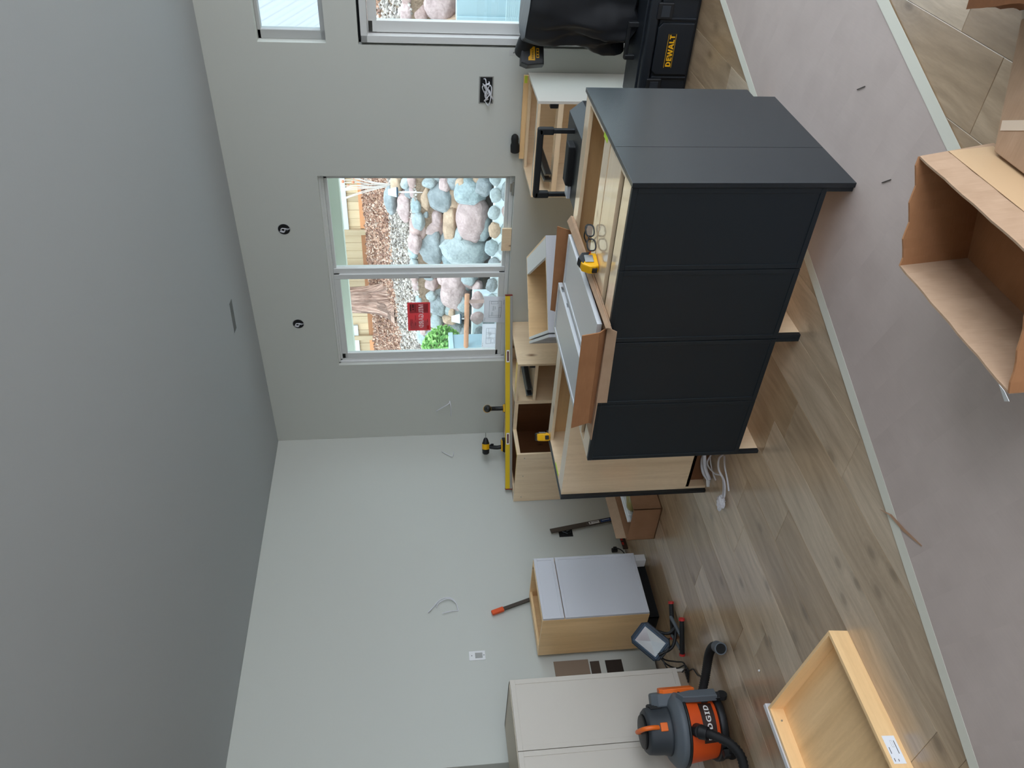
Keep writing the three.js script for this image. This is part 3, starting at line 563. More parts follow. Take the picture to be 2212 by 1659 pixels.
// ---------------------------------------------------------------- work light
{
  const T = thing('work_light', 'square portable work light on a black tube stand with red caps, by the grey cabinet', 'lamp', [.73, 0, 2.69]);
  const p = [[.76, 2.512], [.605, 2.672], [.863, 2.709], [.688, 2.846]];
  for (const [a, b] of [[p[0], p[1]], [p[2], p[3]]]) {
    const t = wpart(T, 'base_tube', cyl([a[0], .022, a[1]], [b[0], .022, b[1]], .016, .016, 20), M.black), o = T.position;
    for (const q of [a, b]) { const d = q === a ? [a[0] - b[0], a[1] - b[1]] : [b[0] - a[0], b[1] - a[1]], l = Math.hypot(...d); t.add(mesh('end_cap', cyl([q[0] - o.x, .022, q[1] - o.z], [q[0] - o.x + d[0] / l * .014, .022, q[1] - o.z + d[1] / l * .014], .02, .019, 20), M.red)); }
  }
  const c0 = [(.76 + .605) / 2 + .02, .03, 2.58], c1 = [.785, .03, 2.77];
  wpart(T, 'cross_bar', [cyl(c0, c1, .012), cyl([.62, .03, 2.67], [.70, .03, 2.82], .01)], M.greyPlastic);
  wpart(T, 'yoke', [tube([[.735, .03, 2.68], [.70, .08, 2.70], [.68, .16, 2.66]], .011, 16, 8), tube([[.735, .03, 2.70], [.70, .08, 2.80], [.68, .18, 2.84]], .011, 16, 8)], M.black);
  const hd = part(T, 'lamp_head', (() => { const s = []; const a = .125, b = .09, k = .028; s.push([-a + k, -b], [a - k, -b], [a, -b + k], [a, b - k], [a - k, b], [-a + k, b], [-a, b - k], [-a, -b + k]); const g = extrude(s, .05, .008, [[[-.097, -.066], [-.097, .066], [.097, .066], [.097, -.066]]]); g.translate(0, 0, -.05); return merge([g, B(-.11, .11, -.08, .08, -.056, -.045, .002)]); })(), std('#1b2c3c', .4));
  hd.scale.setScalar(.88); hd.position.set(-.03, .215, .06); hd.rotation.set(-.35, 1.0, .82, 'YXZ');
  const rf = []; const A = .095, Bh = .064; const cone = (pts) => { const g = new THREE.BufferGeometry(), P = []; for (let i = 0; i < 4; i++) { const a = pts[i], b = pts[(i + 1) % 4]; P.push(...a, ...b, 0, 0, -.03); } g.setAttribute('position', new THREE.Float32BufferAttribute(P, 3)); g.computeVertexNormals(); g.setAttribute('uv', new THREE.Float32BufferAttribute(new Array(P.length / 3 * 2).fill(0), 2)); return g; };
  hd.add(mesh('reflector', cone([[-A, -Bh, .0095], [A, -Bh, .0095], [A, Bh, .0095], [-A, Bh, .0095]]).translate(0, 0, .004), std('#f2f7fa', .3, { metalness: .6 })));
  hd.add(mesh('lens_bezel', merge([B(-.112, .112, Bh, Bh + .014, .006, .018, .003), B(-.112, .112, -Bh - .014, -Bh, .006, .018, .003), B(-.112, -A, -.07, .07, .006, .018, .003), B(A, .112, -.07, .07, .006, .018, .003)]), M.bluegrey));
  hd.add(mesh('carry_grip', B(-.14, -.122, -.05, .05, -.03, .01, .006), M.black));
  for (const [i, y] of [[0, 2.80], [1, 2.83], [2, 2.86]]) wpart(T, 'cord', tube([[.66 - i * .02, .2 - i * .03, y - .02], [.6, .12, y + .03], [.58 - i * .03, .04, y + .04], [.64 + i * .02, .012, y + .09], [.60, .006, 2.96 + i * .02]], .005, 30, 6), M.black);
}
single('extension_cord', tube([[.60, .006, 2.93], [.70, .006, 2.97], [.76, .006, 3.0], [.80, .006, 3.06], [.86, .006, 3.12], [.78, .006, 3.3]], .0045, 60, 6), M.black, 'thin black cord on the floor between the work light and the vacuum', 'cord');

// ---------------------------------------------------------------- shop vacuum
{
  const cx = .945, cz = 3.455, T = thing('shop_vacuum', 'orange and grey shop vacuum with a black hose standing before the beige cabinet', 'vacuum', [cx, 0, cz]);
  const lathe = (pts, seg = 48) => new THREE.LatheGeometry(pts.map((q) => new THREE.Vector2(...q)), seg);
  const toCam = Math.atan2(5.342 - cx, 5.468 - cz);              // heading of the camera seen from the drum
  part(T, 'drum', lathe([[0, .055], [.15, .055], [.158, .062], [.166, .12], [.178, .22], [.184, .252], [.184, .258], [0, .258]]), M.orange);
  part(T, 'dolly', lathe([[.1, .03], [.168, .03], [.178, .04], [.178, .066], [.168, .074], [.1, .07]]), M.black);
  part(T, 'lid', lathe([[0, .25], [.19, .25], [.197, .258], [.199, .275], [.192, .288], [.165, .31], [.14, .318], [0, .32]]), M.greyPlastic);
  part(T, 'lid_rim', lathe([[.186, .236], [.2, .24], [.2, .252], [.186, .254]]), M.black);
  const head = part(T, 'motor_head', lathe([[.0, .31], [.135, .31], [.13, .33], [.124, .35], [.122, .40], [.118, .432], [.104, .446], [0, .45]]), std('#33383d', .55));
  head.add(mesh('top_cap', lathe([[0, .44], [.09, .448], [.085, .46], [0, .464]]), M.black));
  const at = (r, a, y) => [Math.sin(toCam + a) * r, y, Math.cos(toCam + a) * r];
  const vents = []; for (let i = 0; i < 9; i++) { const a = 1.1 + i * .09, q = at(.128, a, .0); vents.push(B(q[0] - .004, q[0] + .004, .35, .41, q[2] - .008, q[2] + .008, .002)); }
  head.add(mesh('vent_fins', merge(vents), M.black));
  part(T, 'carry_handle', tube([at(.118, .12, .395), at(.132, .12, .43), at(.12, .1, .474), at(.06, .05, .49), at(.0, 0, .482), at(-.02, 0, .455)], .0125, 40, 10), M.orangeB);
  const sw = B(-.022, .022, .345, .385, .112, .13, .004); sw.rotateY(toCam + .12); part(T, 'switch', sw, M.orangeB);
  const sp = extrude([[-.05, .26], [.05, .26], [.045, .36], [.02, .385], [-.02, .385], [-.045, .36]], .05, .01); sp.translate(0, 0, .13); sp.rotateY(toCam + 1.45); part(T, 'motor_shroud', sp, M.greyPlastic);
  const lt = extrude([[-.03, .16], [.03, .16], [.03, .33], [.02, .345], [-.02, .345], [-.03, .33]], .02, .004); lt.translate(0, 0, .19); lt.rotateY(toCam + 1.35); part(T, 'latch', lt, M.orangeB);
  const wd = extrude([[-.022, .07], [.022, .07], [.024, .2], [.012, .27], [-.018, .25], [-.022, .18]], .03, .005); wd.translate(0, 0, .195); wd.rotateY(toCam + .82); part(T, 'crevice_nozzle', wd, M.greyPlastic);
  part(T, 'tool_clip', B(-.03, .03, .11, .15, .18, .222, .006).rotateY(toCam + .84), M.black);
  for (const a of [.8, 2.37, 3.94, 5.51]) { const q = at(.2, a, .03), w = part(T, 'caster', cyl(at(.192, a, .028), at(.216, a, .028), .027, .027, 20), M.rubber); w.add(mesh('caster_fork', B(q[0] - .02, q[0] + .02, .04, .075, q[2] - .02, q[2] + .02, .006), M.black)); }
  const lg = canvasTex(512, 256, (c, w, h) => { c.fillStyle = '#35201a'; c.fillRect(0, 0, w, h); c.fillStyle = '#f4f0ec'; c.font = 'bold 130px sans-serif'; c.textAlign = 'center'; c.textBaseline = 'middle'; c.fillText('RIDGID', w / 2, h / 2); });
  const badge = new THREE.CylinderGeometry(.1725, .1665, .075, 40, 1, true, -.62, 1.24); badge.translate(0, .13, 0); badge.rotateY(toCam + .12); badge.scale(1.004, 1, 1.004); part(T, 'logo_badge', badge, new THREE.MeshStandardMaterial({ map: lg, roughness: .45, side: THREE.DoubleSide }));
  part(T, 'hose_port', [cyl(at(.16, -.08, .205), at(.235, -.1, .205), .036, .033, 24), cyl(at(.225, -.1, .205), at(.25, -.14, .175), .038, .034, 24)], M.black);
  const ridged = (pts, r, seg) => { const g = new THREE.TubeGeometry(new THREE.CatmullRomCurve3(pts.map((q) => V(...q)), false, 'centripetal'), seg, r, 14), c = new THREE.CatmullRomCurve3(pts.map((q) => V(...q)), false, 'centripetal'), p = g.attributes.position; for (let i = 0; i <= seg; i++) { const P = c.getPointAt(i / seg), k = i % 2 ? 1 : .86; for (let j = 0; j < 15; j++) { const n = i * 15 + j; p.setXYZ(n, P.x + (p.getX(n) - P.x) * k, P.y + (p.getY(n) - P.y) * k, P.z + (p.getZ(n) - P.z) * k); } } g.computeVertexNormals(); return g; };
  part(T, 'hose', ridged([at(.235, -.1, .19), at(.27, -.17, .15), at(.30, -.3, .08), at(.33, -.5, .034), at(.38, -.85, .03), at(.40, -1.3, .03), at(.36, -1.9, .03)], .026, 90), M.rubber);
  const SC = 1.05; T.scale.setScalar(SC); const L = (x, y, z) => [(x - cx) / SC, y / SC, (z - cz) / SC];
  part(T, 'hose', ridged([L(.97, .12, 3.34), L(.99, .08, 3.27), L(1.05, .055, 3.21), L(1.11, .045, 3.17), L(1.19, .04, 3.14), L(1.27, .036, 3.145), L(1.335, .035, 3.185)], .026, 70), M.rubber);
  part(T, 'hose_cuff', (() => { const g = cyl(L(1.318, .035, 3.172), L(1.378, .04, 3.222), .031, .033, 24); return [g]; })(), M.greyPlastic);
  part(T, 'hose_mouth', cyl(L(1.3775, .04, 3.2215), L(1.3795, .0401, 3.2233), .027, .027, 24), M.dark);
}

// ---------------------------------------------------------------- foreground: drawer and cartons
{
  const T = thing('drawer_box', 'unfinished plywood drawer with a paper label, lying tilted on the floor in the foreground', 'drawer', [2.59, 0, 3.87]);
  const w = .62, l = 1.0, h = .085, t = .014, tilt = new THREE.Matrix4().makeRotationZ(-.14);
  const gg = (g) => g.applyMatrix4(tilt);                          // own frame: x from -w to 0, z 0..l
  part(T, 'side_panel', gg(B(-t, 0, 0, h, 0, l, .001, 'z')), M.plyWarm);
  part(T, 'side_panel', gg(B(-w, -w + t, 0, h, 0, l, .001, 'z')), M.plyWarm);
  part(T, 'end_panel', gg(B(-w + t, -t, 0, h, 0, t, .001, 'x')), M.plyWarm);
  part(T, 'end_panel', gg(B(-w + t, -t, 0, h, l - t, l, .001, 'x')), M.plyWarm);
  part(T, 'bottom_panel', gg(B(-w + t, -t, .012, .02, t, l - t, 0, 'x')), M.plyWarm);
  part(T, 'drawer_front', gg(B(-w - .022, -w - .001, -.07, h + .006, -.02, l + .02, .0015, 'z')), M.grey);
  part(T, 'screw', gg(cyl([-w + t, .05, .07], [-w + t + .004, .05, .07], .004, .004, 10)), M.steel);
  const lb = canvasTex(256, 128, (c, W, Hh) => { c.fillStyle = '#eceef2'; c.fillRect(0, 0, W, Hh); c.fillStyle = '#333'; for (const [x, y, q] of [[20, 20, 30], [90, 18, 60], [90, 96, 120], [20, 60, 22]]) c.fillRect(x, y, q, 7); c.strokeStyle = '#555'; c.strokeRect(150, 60, 60, 20); });
  const pb = new THREE.BoxGeometry(.001, .05, .1); pb.translate(.0008, .045, .48); part(T, 'paper_label', gg(pb), new THREE.MeshStandardMaterial({ map: lb, roughness: .7 }));
}
{
  const T = thing('cardboard_carton', 'large open-topped cardboard carton standing on the floor paper in the foreground', 'carton', [4.3, 0, 3.8]);
  const bot = [[4.455, 3.44], [4.14, 3.555], [4.135, 4.15], [4.452, 4.03]], top = [[4.432, 3.478], [4.139, 3.592], [4.131, 4.158], [4.43, 4.035]], h = .25, mats = [M.cardShaded, M.card, M.cardShaded, M.card];  // far and near walls take the darker card, shade painted into the colour
  const y0 = .006;
  for (let i = 0; i < 4; i++) {
    const j = (i + 1) % 4, rows = [], n = 6;
    const mk = (f) => { const wav = i === 0 ? .006 * Math.sin(f * 19) : .003 * Math.sin(f * 23); return [[bot[i][0] + (bot[j][0] - bot[i][0]) * f, y0, bot[i][1] + (bot[j][1] - bot[i][1]) * f], [top[i][0] + (top[j][0] - top[i][0]) * f + wav * .3, h + wav, top[i][1] + (top[j][1] - top[i][1]) * f]]; };
    for (let k = 0; k <= n * 2; k++) rows.push(mk(k / n / 2));
    wpart(T, 'carton_wall', strip(rows, .006), mats[i]);
  }
  wpart(T, 'carton_bottom', sheet(bot.map((p) => [p[0], .009, p[1]]), .006), M.cardShaded);
  wpart(T, 'packing_tape', sheet([[4.4568, .02, 3.46], [4.4555, .02, 4.03], [4.4445, .15, 4.03], [4.4455, .16, 3.47]], .001), std('#c7a680', .4));
  wpart(T, 'paper_scrap', sheet([[4.127, .25, 4.12], [4.10, .243, 4.155], [4.118, .252, 4.175], [4.131, .256, 4.15]], .001), M.white);
}
{
  const T = thing('cardboard_carton', 'closed tan cardboard carton at the right image edge touching the large open carton', 'carton', [4.9, 0, 3.45]);
  const q = [[4.466, 3.512], [4.78, 3.39], [4.98, 3.9], [4.466, 4.08]], h = .05;
  const P = (i, y) => [q[i][0], y, q[i][1]];
  for (let i = 0; i < 4; i++) { const j = (i + 1) % 4; wpart(T, 'carton_wall', sheet([P(i, .006), P(j, .006), P(j, h), P(i, h)], .006), M.card); }
  wpart(T, 'carton_top', sheet([P(0, h), P(3, h), P(2, h), P(1, h)], .006), M.card);
  const e = V(4.78 - 4.466, 0, 3.39 - 3.512).normalize();
  wpart(T, 'packing_tape', sheet([[4.52, h + .004, 3.50], [4.545, h + .004, 3.49], [4.60, h + .004, 3.62], [4.575, h + .004, 3.63]], .001), std('#e1cdb6', .4));
}
single('paper_bag', (() => { const g = new THREE.BoxGeometry(.3, .16, .34, 12, 8, 12); const p = g.attributes.position; for (let i = 0; i < p.count; i++) { const k = fbm(p.getX(i) * 14, p.getY(i) * 14, p.getZ(i) * 14, 3) * .022; p.setXYZ(i, p.getX(i) + k, p.getY(i), p.getZ(i) + k); } g.rotateY(.3); g.translate(4.98, .087, 3.43); g.computeVertexNormals(); return g; })(), std('#a98155', .9, { map: cardTex }), 'crumpled brown paper bag at the upper right edge on the bare planks', 'bag');
// debris
{
  const bit = (x, z, l, a, label) => single('wood_splinter', B(-l / 2, l / 2, 0, .003, -.0012, .0012, .0004).rotateY(a).translate(x, .0034, z), std('#4a443e', .8), label, 'splinter');
  bit(4.33, 2.66, .055, -1.0, 'thin dark splinter on the floor paper nearest the patio door'); bit(4.13, 3.02, .055, -.9, 'thin dark splinter on the floor paper between island and carton');
  single('wood_shaving', strip([[[3.16, .004, 3.72], [3.165, .004, 3.725]], [[3.20, .012, 3.78], [3.21, .01, 3.785]], [[3.21, .006, 3.86], [3.225, .005, 3.865]], [[3.25, .004, 3.96], [3.255, .004, 3.96]]], .001), std('#a98468', .7), 'thin curled wood shaving on the floor paper left of the open carton', 'shaving');
  single('plaster_crumb', new THREE.IcosahedronGeometry(.006, 1).translate(1.68, .006, 3.53), M.white, 'tiny white plaster crumb on the planks near the drawer', 'crumb');
}

// ---------------------------------------------------------------- loose white cables at the island
{
  const T = thing('floor_cable', 'bundle of white electrical cables lying on the floor at the island left end', 'cable', [2.08, 0, 2.5]);
  const w = (pts, r = .006) => wpart(T, 'wire', tube(pts, r, 50, 8), M.whiteWire);
  w([[2.10, .02, 2.36], [2.06, .05, 2.40], [1.99, .04, 2.44], [1.955, .012, 2.47]], .010);
  w([[2.13, .02, 2.37], [2.15, .06, 2.42], [2.06, .05, 2.46], [1.975, .012, 2.48]], .011);
  w([[2.13, .012, 2.42], [2.10, .05, 2.47], [2.10, .03, 2.55], [2.13, .012, 2.60], [2.09, .012, 2.66], [2.04, .014, 2.68]], .005);
  w([[2.24, .012, 2.54], [2.25, .05, 2.58], [2.22, .06, 2.63], [2.17, .03, 2.67], [2.09, .014, 2.69], [2.03, .014, 2.70]], .0055);
  w([[2.25, .012, 2.56], [2.24, .03, 2.63], [2.19, .02, 2.68], [2.14, .012, 2.72]], .005);
  w([[2.12, .012, 2.40], [2.11, .03, 2.46], [2.06, .02, 2.52], [2.04, .01, 2.55]], .004);
  const knot = new THREE.IcosahedronGeometry(.034, 3), p = knot.attributes.position; for (let i = 0; i < p.count; i++) { const k = 1 + fbm(p.getX(i) * 60, p.getY(i) * 60, p.getZ(i) * 60, 3) * .9; p.setXYZ(i, p.getX(i) * k * 1.3, p.getY(i) * k * .6, p.getZ(i) * k); }
  knot.computeVertexNormals(); wpart(T, 'taped_end', knot.translate(2.02, .026, 2.70), M.whiteWire);
  wpart(T, 'wire_cap', cyl([1.955, .012, 2.47], [1.925, .014, 2.495], .013, .009, 14), M.white);
}

// ---------------------------------------------------------------- electrical rough-ins on the walls
function roundBox(x, y, label) {
  const T = thing('light_box', label, 'junction box', [x, y, .0]);
  const ring = new THREE.RingGeometry(.044, .05, 32); ring.translate(0, 0, .0015); part(T, 'rim', new THREE.TorusGeometry(.046, .003, 8, 40), M.vinylDark);
  const cup = new THREE.CircleGeometry(.045, 32); part(T, 'box', new THREE.CylinderGeometry(.045, .045, .002, 32).rotateX(Math.PI / 2).translate(0, 0, .001), M.dark);
  part(T, 'wire', [tube([[-.02, .0, .004], [.0, .02, .02], [.02, .01, .025], [.01, -.03, .02], [.02, -.045, .03]], .004, 24, 6), tube([[.01, -.01, .004], [-.015, .0, .018], [-.01, .03, .015]], .004, 16, 6)], M.whiteWire);
  part(T, 'tab', [B(-.012, -.006, -.03, .0, .002, .006, .001), B(.004, .01, -.03, .0, .002, .006, .001)], M.greyPlastic);
}
roundBox(2.241, 2.668, 'round junction box above the window, nearer the patio door'); roundBox(1.35, 2.668, 'round junction box above the window, nearer the room corner');
{
  const T = thing('switch_box', 'three-gang black switch box full of white wires on the wall right of the window', 'junction box', [3.32, 1.16, 0]);
  part(T, 'box', B(-.088, .088, -.042, .042, .0005, .003, 0), M.dark);
  part(T, 'rim', [B(-.094, .094, -.05, -.042, 0, .006, .001), B(-.094, .094, .042, .05, 0, .006, .001), B(-.094, -.088, -.045, .045, 0, .004, .001), B(.088, .094, -.045, .045, 0, .004, .001)], std('#8f8e88', .7));
  for (let i = 0; i < 9; i++) { const a = -.075 + i * .019, b = rr(-.03, .03); part(T, 'wire', tube([[a, b, .004], [a + rr(-.03, .03), b + rr(-.03, .03), rr(.02, .04)], [rr(-.08, .08), rr(-.035, .035), rr(.02, .045)], [rr(-.08, .08), rr(-.035, .035), .008]], .0036, 24, 6), M.whiteWire); }
}
{
  const T = thing('outlet_box', 'small black outlet box on the left wall beside the framing square', 'junction box', [0, .475, 1.26], Math.PI / 2);
  part(T, 'box', B(-.042, .042, -.055, .055, .0005, .003, 0), M.dark); part(T, 'rim', [B(-.046, .046, -.06, -.055, 0, .004, .001), B(-.046, .046, .055, .06, 0, .004, .001), B(-.046, -.042, -.058, .058, 0, .004, .001), B(.042, .046, -.058, .058, 0, .004, .001)], M.black);
  for (let i = 0; i < 4; i++) part(T, 'wire', tube([[rr(-.03, .03), rr(-.04, .04), .003], [rr(-.03, .03), rr(-.04, .04), .02], [rr(-.03, .03), rr(-.04, .04), .012]], .004, 16, 6), i % 2 ? M.greyPlastic : M.black);
}
{
  const T = thing('wall_plate', 'white rectangular recessed outlet plate high on the left wall', 'outlet', [0, 1.318, 2.357], Math.PI / 2);
  part(T, 'plate', [B(-.037, .037, -.06, -.04, 0, .006, .001), B(-.037, .037, .015, .06, 0, .006, .001), B(-.037, -.022, -.04, .015, 0, .006, .001), B(.022, .037, -.04, .015, 0, .006, .001)], M.white);
  part(T, 'recess', B(-.024, .024, -.042, .017, 0, .0012, 0), std('#a9a8a4', .6)); for (const y of [.04, -.05]) part(T, 'screw', cyl([0, y, .006], [0, y, .0075], .004), M.zinc);
}
const loose = (label, pts, r = .0035) => { const T = thing('loose_wire', label, 'wire', pts[0][0]); for (const q of pts) wpart(T, 'wire', tube(q, r, 40, 6), M.whiteWire); };
loose('looped wires sticking out of the middle of the left wall', [[[0, 1.435, 1.962], [.02, 1.45, 1.90], [.03, 1.50, 1.86], [.02, 1.57, 1.865], [.02, 1.62, 1.92], [.02, 1.67, 1.975]], [[0, 1.435, 1.962], [.025, 1.455, 1.90], [.03, 1.51, 1.868], [.02, 1.59, 1.90], [.015, 1.60, 1.93]], [[0, 1.435, 1.962], [.02, 1.49, 1.975], [.02, 1.56, 1.99]]], .004);
loose('small pair of wire ends on the left wall near the room corner', [[[0, 1.39, .30], [.02, 1.40, .32], [.02, 1.44, .29], [.01, 1.49, .24]], [[0, 1.39, .30], [.015, 1.385, .29], [.02, 1.385, .26]]]);
loose('white wire tails on the window wall left of the window', [[[.43, 1.405, 0], [.42, 1.41, .02], [.38, 1.47, .03], [.325, 1.53, .02]], [[.43, 1.405, 0], [.40, 1.397, .03], [.33, 1.395, .03], [.255, 1.395, .02]]], .0045);
// cut openings between grey and beige cabinet
single('wall_patch', B(0, .004, .50, .76, 2.45, 2.68, .001), std('#8d7a68', .8), 'brown backing board in the gap between grey and beige cabinets, upper one', 'board');
single('outlet_box', B(0, .006, .42, .49, 2.47, 2.62, .001), std('#4d4036', .8), 'dark outlet box in the gap between grey and beige cabinets, middle one', 'junction box');
single('outlet_box', [B(0, .006, .25, .375, 2.47, 2.62, .001), B(.006, .008, .31, .315, 2.48, 2.6, 0)], std('#30261f', .8), 'dark outlet box in the gap between grey and beige cabinets, lowest one', 'junction box');
// ceiling slot
{
  const T = thing('ceiling_vent', 'small rectangular cutout in the ceiling near the room corner', 'vent', [1.877, H, .618], .12);
  part(T, 'opening', B(-.12, .12, -.002, 0, -.045, .045, 0), std('#6f7271', .9)); part(T, 'lip', [B(-.124, .124, -.004, 0, .045, .05, .001), B(-.124, -.12, -.004, 0, -.045, .045, .001)], M.ceiling);
}
// strap, sill block, clips
{
  const T = thing('metal_strap', 'thin white metal strap screwed to the wall beside the patio door', 'bracket', [3.575, .88, 0]);
  part(T, 'strap', B(-.018, .018, -.13, .13, 0, .002, .0005), std('#c9c8c3', .4)); for (const y of [.1, -.1]) part(T, 'screw', cyl([0, y, .002], [0, y, .0035], .005), M.zinc);
}
single('wood_block', B(2.022, 2.222, .9195, .995, -.03, -.012, .001, 'y').applyMatrix4(new THREE.Matrix4().identity()), M.ply, 'small knotty plywood offcut leaning on the sill at the right half of the window', 'block');
single('sill_clip', [B(2.50, 2.62, .9185, .935, -.04, -.028, .003), B(2.53, 2.6, .935, .95, -.036, -.031, .002)], M.steel, 'small metal clip on the right end of the window sill', 'clip');
// stickers and sheets on the window
const stickerTex = canvasTex(512, 336, (c, w, h) => {
  c.fillStyle = '#f06a72'; c.fillRect(0, 0, w, h); c.save(); c.translate(w, 0); c.scale(-1, 1);      // seen from behind, so mirrored
  c.fillStyle = '#b34a52'; c.fillRect(20, 30, 170, h - 60); c.fillStyle = '#4a1a1e'; c.fillRect(36, 40, 120, 16); c.fillRect(36, 70, 60, 26); c.fillRect(110, 74, 24, 20); c.fillRect(36, 110, 130, 8); for (let i = 0; i < 6; i++) c.fillRect(36, 230 + i * 12, 130, 4);
  c.fillStyle = '#f3e9e9'; c.font = 'bold 96px sans-serif'; c.textBaseline = 'middle'; c.fillText('MILGARD', 26, 200, w - 60); c.fillStyle = '#8a1f28'; for (const [x, y, q] of [[300, 40, 120], [300, 60, 80], [230, 110, 90], [360, 110, 60], [300, 290, 60]]) c.fillRect(x, y, q, 6); c.fillStyle = '#e01822'; c.fillRect(420, 280, 70, 36); c.restore();
});
single('window_sticker', new THREE.BoxGeometry(.294, .193, .001).translate(1.349, 1.666, -.068), new THREE.MeshPhysicalMaterial({ map: stickerTex, roughness: .9, transmission: .6, thickness: 0 }), 'red maker sticker with mirrored lettering on the left window pane', 'sticker');
const planTex = (n) => canvasTex(512, 360, (c, w, h) => {
  c.fillStyle = '#f2f2f6'; c.fillRect(0, 0, w, h); c.strokeStyle = '#4c5058'; c.lineWidth = 3;
  const R = n ? [[90, 90, 330, 190], [90, 90, 120, 100], [210, 90, 90, 190], [300, 140, 120, 140], [330, 90, 90, 50], [110, 200, 80, 60]] : [[110, 90, 320, 200], [110, 90, 40, 200], [110, 250, 200, 40], [380, 120, 40, 110], [150, 130, 60, 20]];
  for (const r of R) c.strokeRect(...r); c.fillStyle = '#33363c'; for (const [x, y, q] of [[250, 150, 90], [250, 165, 90], [270, 190, 60], [30, 20, 40], [80, 22, 26], [360, 330, 90]]) c.fillRect(x, y, q, 4);
});
const sheetMat = (n) => new THREE.MeshPhysicalMaterial({ map: planTex(n), roughness: 1, transmission: n ? .9 : .45, thickness: 0 });
single('plan_sheet', new THREE.BoxGeometry(.262, .15, .0006).translate(1.126, 1.045, -.0665), sheetMat(1), 'white floor plan print taped to the left window pane, nearer the room corner', 'paper');
{
  const g = new THREE.BoxGeometry(.27, .185, .0006, 12, 6, 1), p = g.attributes.position; for (let i = 0; i < p.count; i++) { const u = p.getX(i) / .27 + .5, v = .5 + p.getY(i) / .185; p.setZ(i, p.getZ(i) + .022 * Math.sin(u * 3.14) * v + .014 * (1 - v)); } g.computeVertexNormals();
  single('plan_sheet', g.translate(1.42, 1.022, -.058), sheetMat(0), 'curled greyish floor plan print on the window sill, right of the flat one', 'paper');
}

// ---------------------------------------------------------------- outside
const yard = struct('yard_ground', B(-14, 14, -.6, -.12, -3.2, -TW - .001, 0), std('#c9c6c0', .9));
struct('terrace_ground', B(-14, 20, -.6, -.14, -TW, 22, 0), std('#b9b6b0', .9));
// slope: gravel and bark
const slopeY = (x, z) => { const s = (-z - 3.35) / 2.15; const base = x < -.9 ? 1.66 - .16 * Math.min(1, (-.9 - x) / 1.2) : 1.66; return base + (2.42 - base) * s; };
function ground(name, z0, z1, mat, label, category) {
  const g = new THREE.PlaneGeometry(20, z0 - z1, 160, 24); g.rotateX(-Math.PI / 2); g.translate(-3, 0, (z0 + z1) / 2);
  const p = g.attributes.position; for (let i = 0; i < p.count; i++) p.setY(i, slopeY(p.getX(i), p.getZ(i)) + fbm(p.getX(i) * 3, p.getZ(i) * 3, 2, 3) * .05 - (p.getZ(i) > -3.28 ? 1.2 : 0));
  g.computeVertexNormals(); uvm(g, 'x', [0, 0]); const o = single(name, g, mat, label, category); o.userData.kind = 'stuff'; return o;
}
ground('gravel_bed', -3.2, -4.32, std('#a39a92', .95, { map: groundTex }), 'pale gravel bed sloping up behind the boulders outside the window', 'gravel');
ground('bark_bed', -4.28, -6.2, std('#b59a88', .95, { map: groundTex }), 'reddish bark mulch slope below the wooden fence outside', 'mulch');
function scatter(name, n, z0, z1, geo, cols, label, category, s) {
  const mat = std('#ffffff', .9), I = new THREE.InstancedMesh(geo, mat, n), m = new THREE.Matrix4(), e = new THREE.Euler(), c = new THREE.Color();
  for (let i = 0; i < n; i++) { const x = rr(-5, 4.6), z = rr(z1, z0), k = rr(s[0], s[1]); e.set(rnd() * 6, rnd() * 6, rnd() * 6); m.compose(V(x, slopeY(x, z) + rr(.0, .02) + fbm(x * 3, z * 3, 2, 3) * .05, z), new THREE.Quaternion().setFromEuler(e), V(k, k * rr(.5, 1), k * rr(.7, 1.3))); I.setMatrixAt(i, m); I.setColorAt(i, c.set(cols[Math.floor(rnd() * cols.length)])); }
  I.name = name; I.castShadow = I.receiveShadow = true; scene.add(I); tag(I, label, category, null, 'stuff');
}
scatter('gravel', 14000, -3.3, -4.35, new THREE.IcosahedronGeometry(1, 0), ['#bdb2a8', '#a3968c', '#8c8078', '#cfc6be', '#776d67', '#ab9f95'], 'loose pale gravel stones on the slope outside', 'gravel', [.012, .026]);
scatter('bark_chips', 16000, -4.28, -5.5, new THREE.BoxGeometry(2.2, .4, 1), ['#b98f78', '#a57c68', '#c8a58f', '#8f6c5c', '#d2b8a6', '#846254'], 'loose reddish bark chips on the slope outside', 'mulch', [.014, .03]);
// boulders: px position in the photo gave these places on the wall face
function rock(rx, ry, rz, det, s, amp = .22) {
  const g = mergeVertices(new THREE.IcosahedronGeometry(1, det).deleteAttribute('normal').deleteAttribute('uv')), p = g.attributes.position;
  for (let i = 0; i < p.count; i++) {
    const v = V(p.getX(i), p.getY(i), p.getZ(i)); let k = 1 + fbm(v.x * 1.1 + s, v.y * 1.1, v.z * 1.1 + s, 4) * amp * 2 + fbm(v.x * 4 + s, v.y * 4, v.z * 4, 3) * amp * .35;
    for (const [a, b, c, d] of [[.6, .5, .62, .84], [-.7, .3, .64, .82], [.1, -.8, .6, .85], [.2, .2, .96, .86], [-.5, -.6, .62, .84]]) { const t = v.x * a + v.y * b + v.z * c; if (t * k > d) k = d / t; }
    p.setXYZ(i, v.x * k * rx, v.y * k * ry, v.z * k * rz);
  }
  g.computeVertexNormals(); return uvm(g, 'x');
}
const rockMats = [['#cfbfba', 0], ['#c6c6c2', 1], ['#cdbba8', 2], ['#acaaa8', 1], ['#c8b4ac', 0], ['#bcc2c0', 1]].map(([c, t]) => std(new THREE.Color(c).multiplyScalar(1.16), .9, { map: stoneTex[t], bumpMap: stoneBump, bumpScale: .02 }));
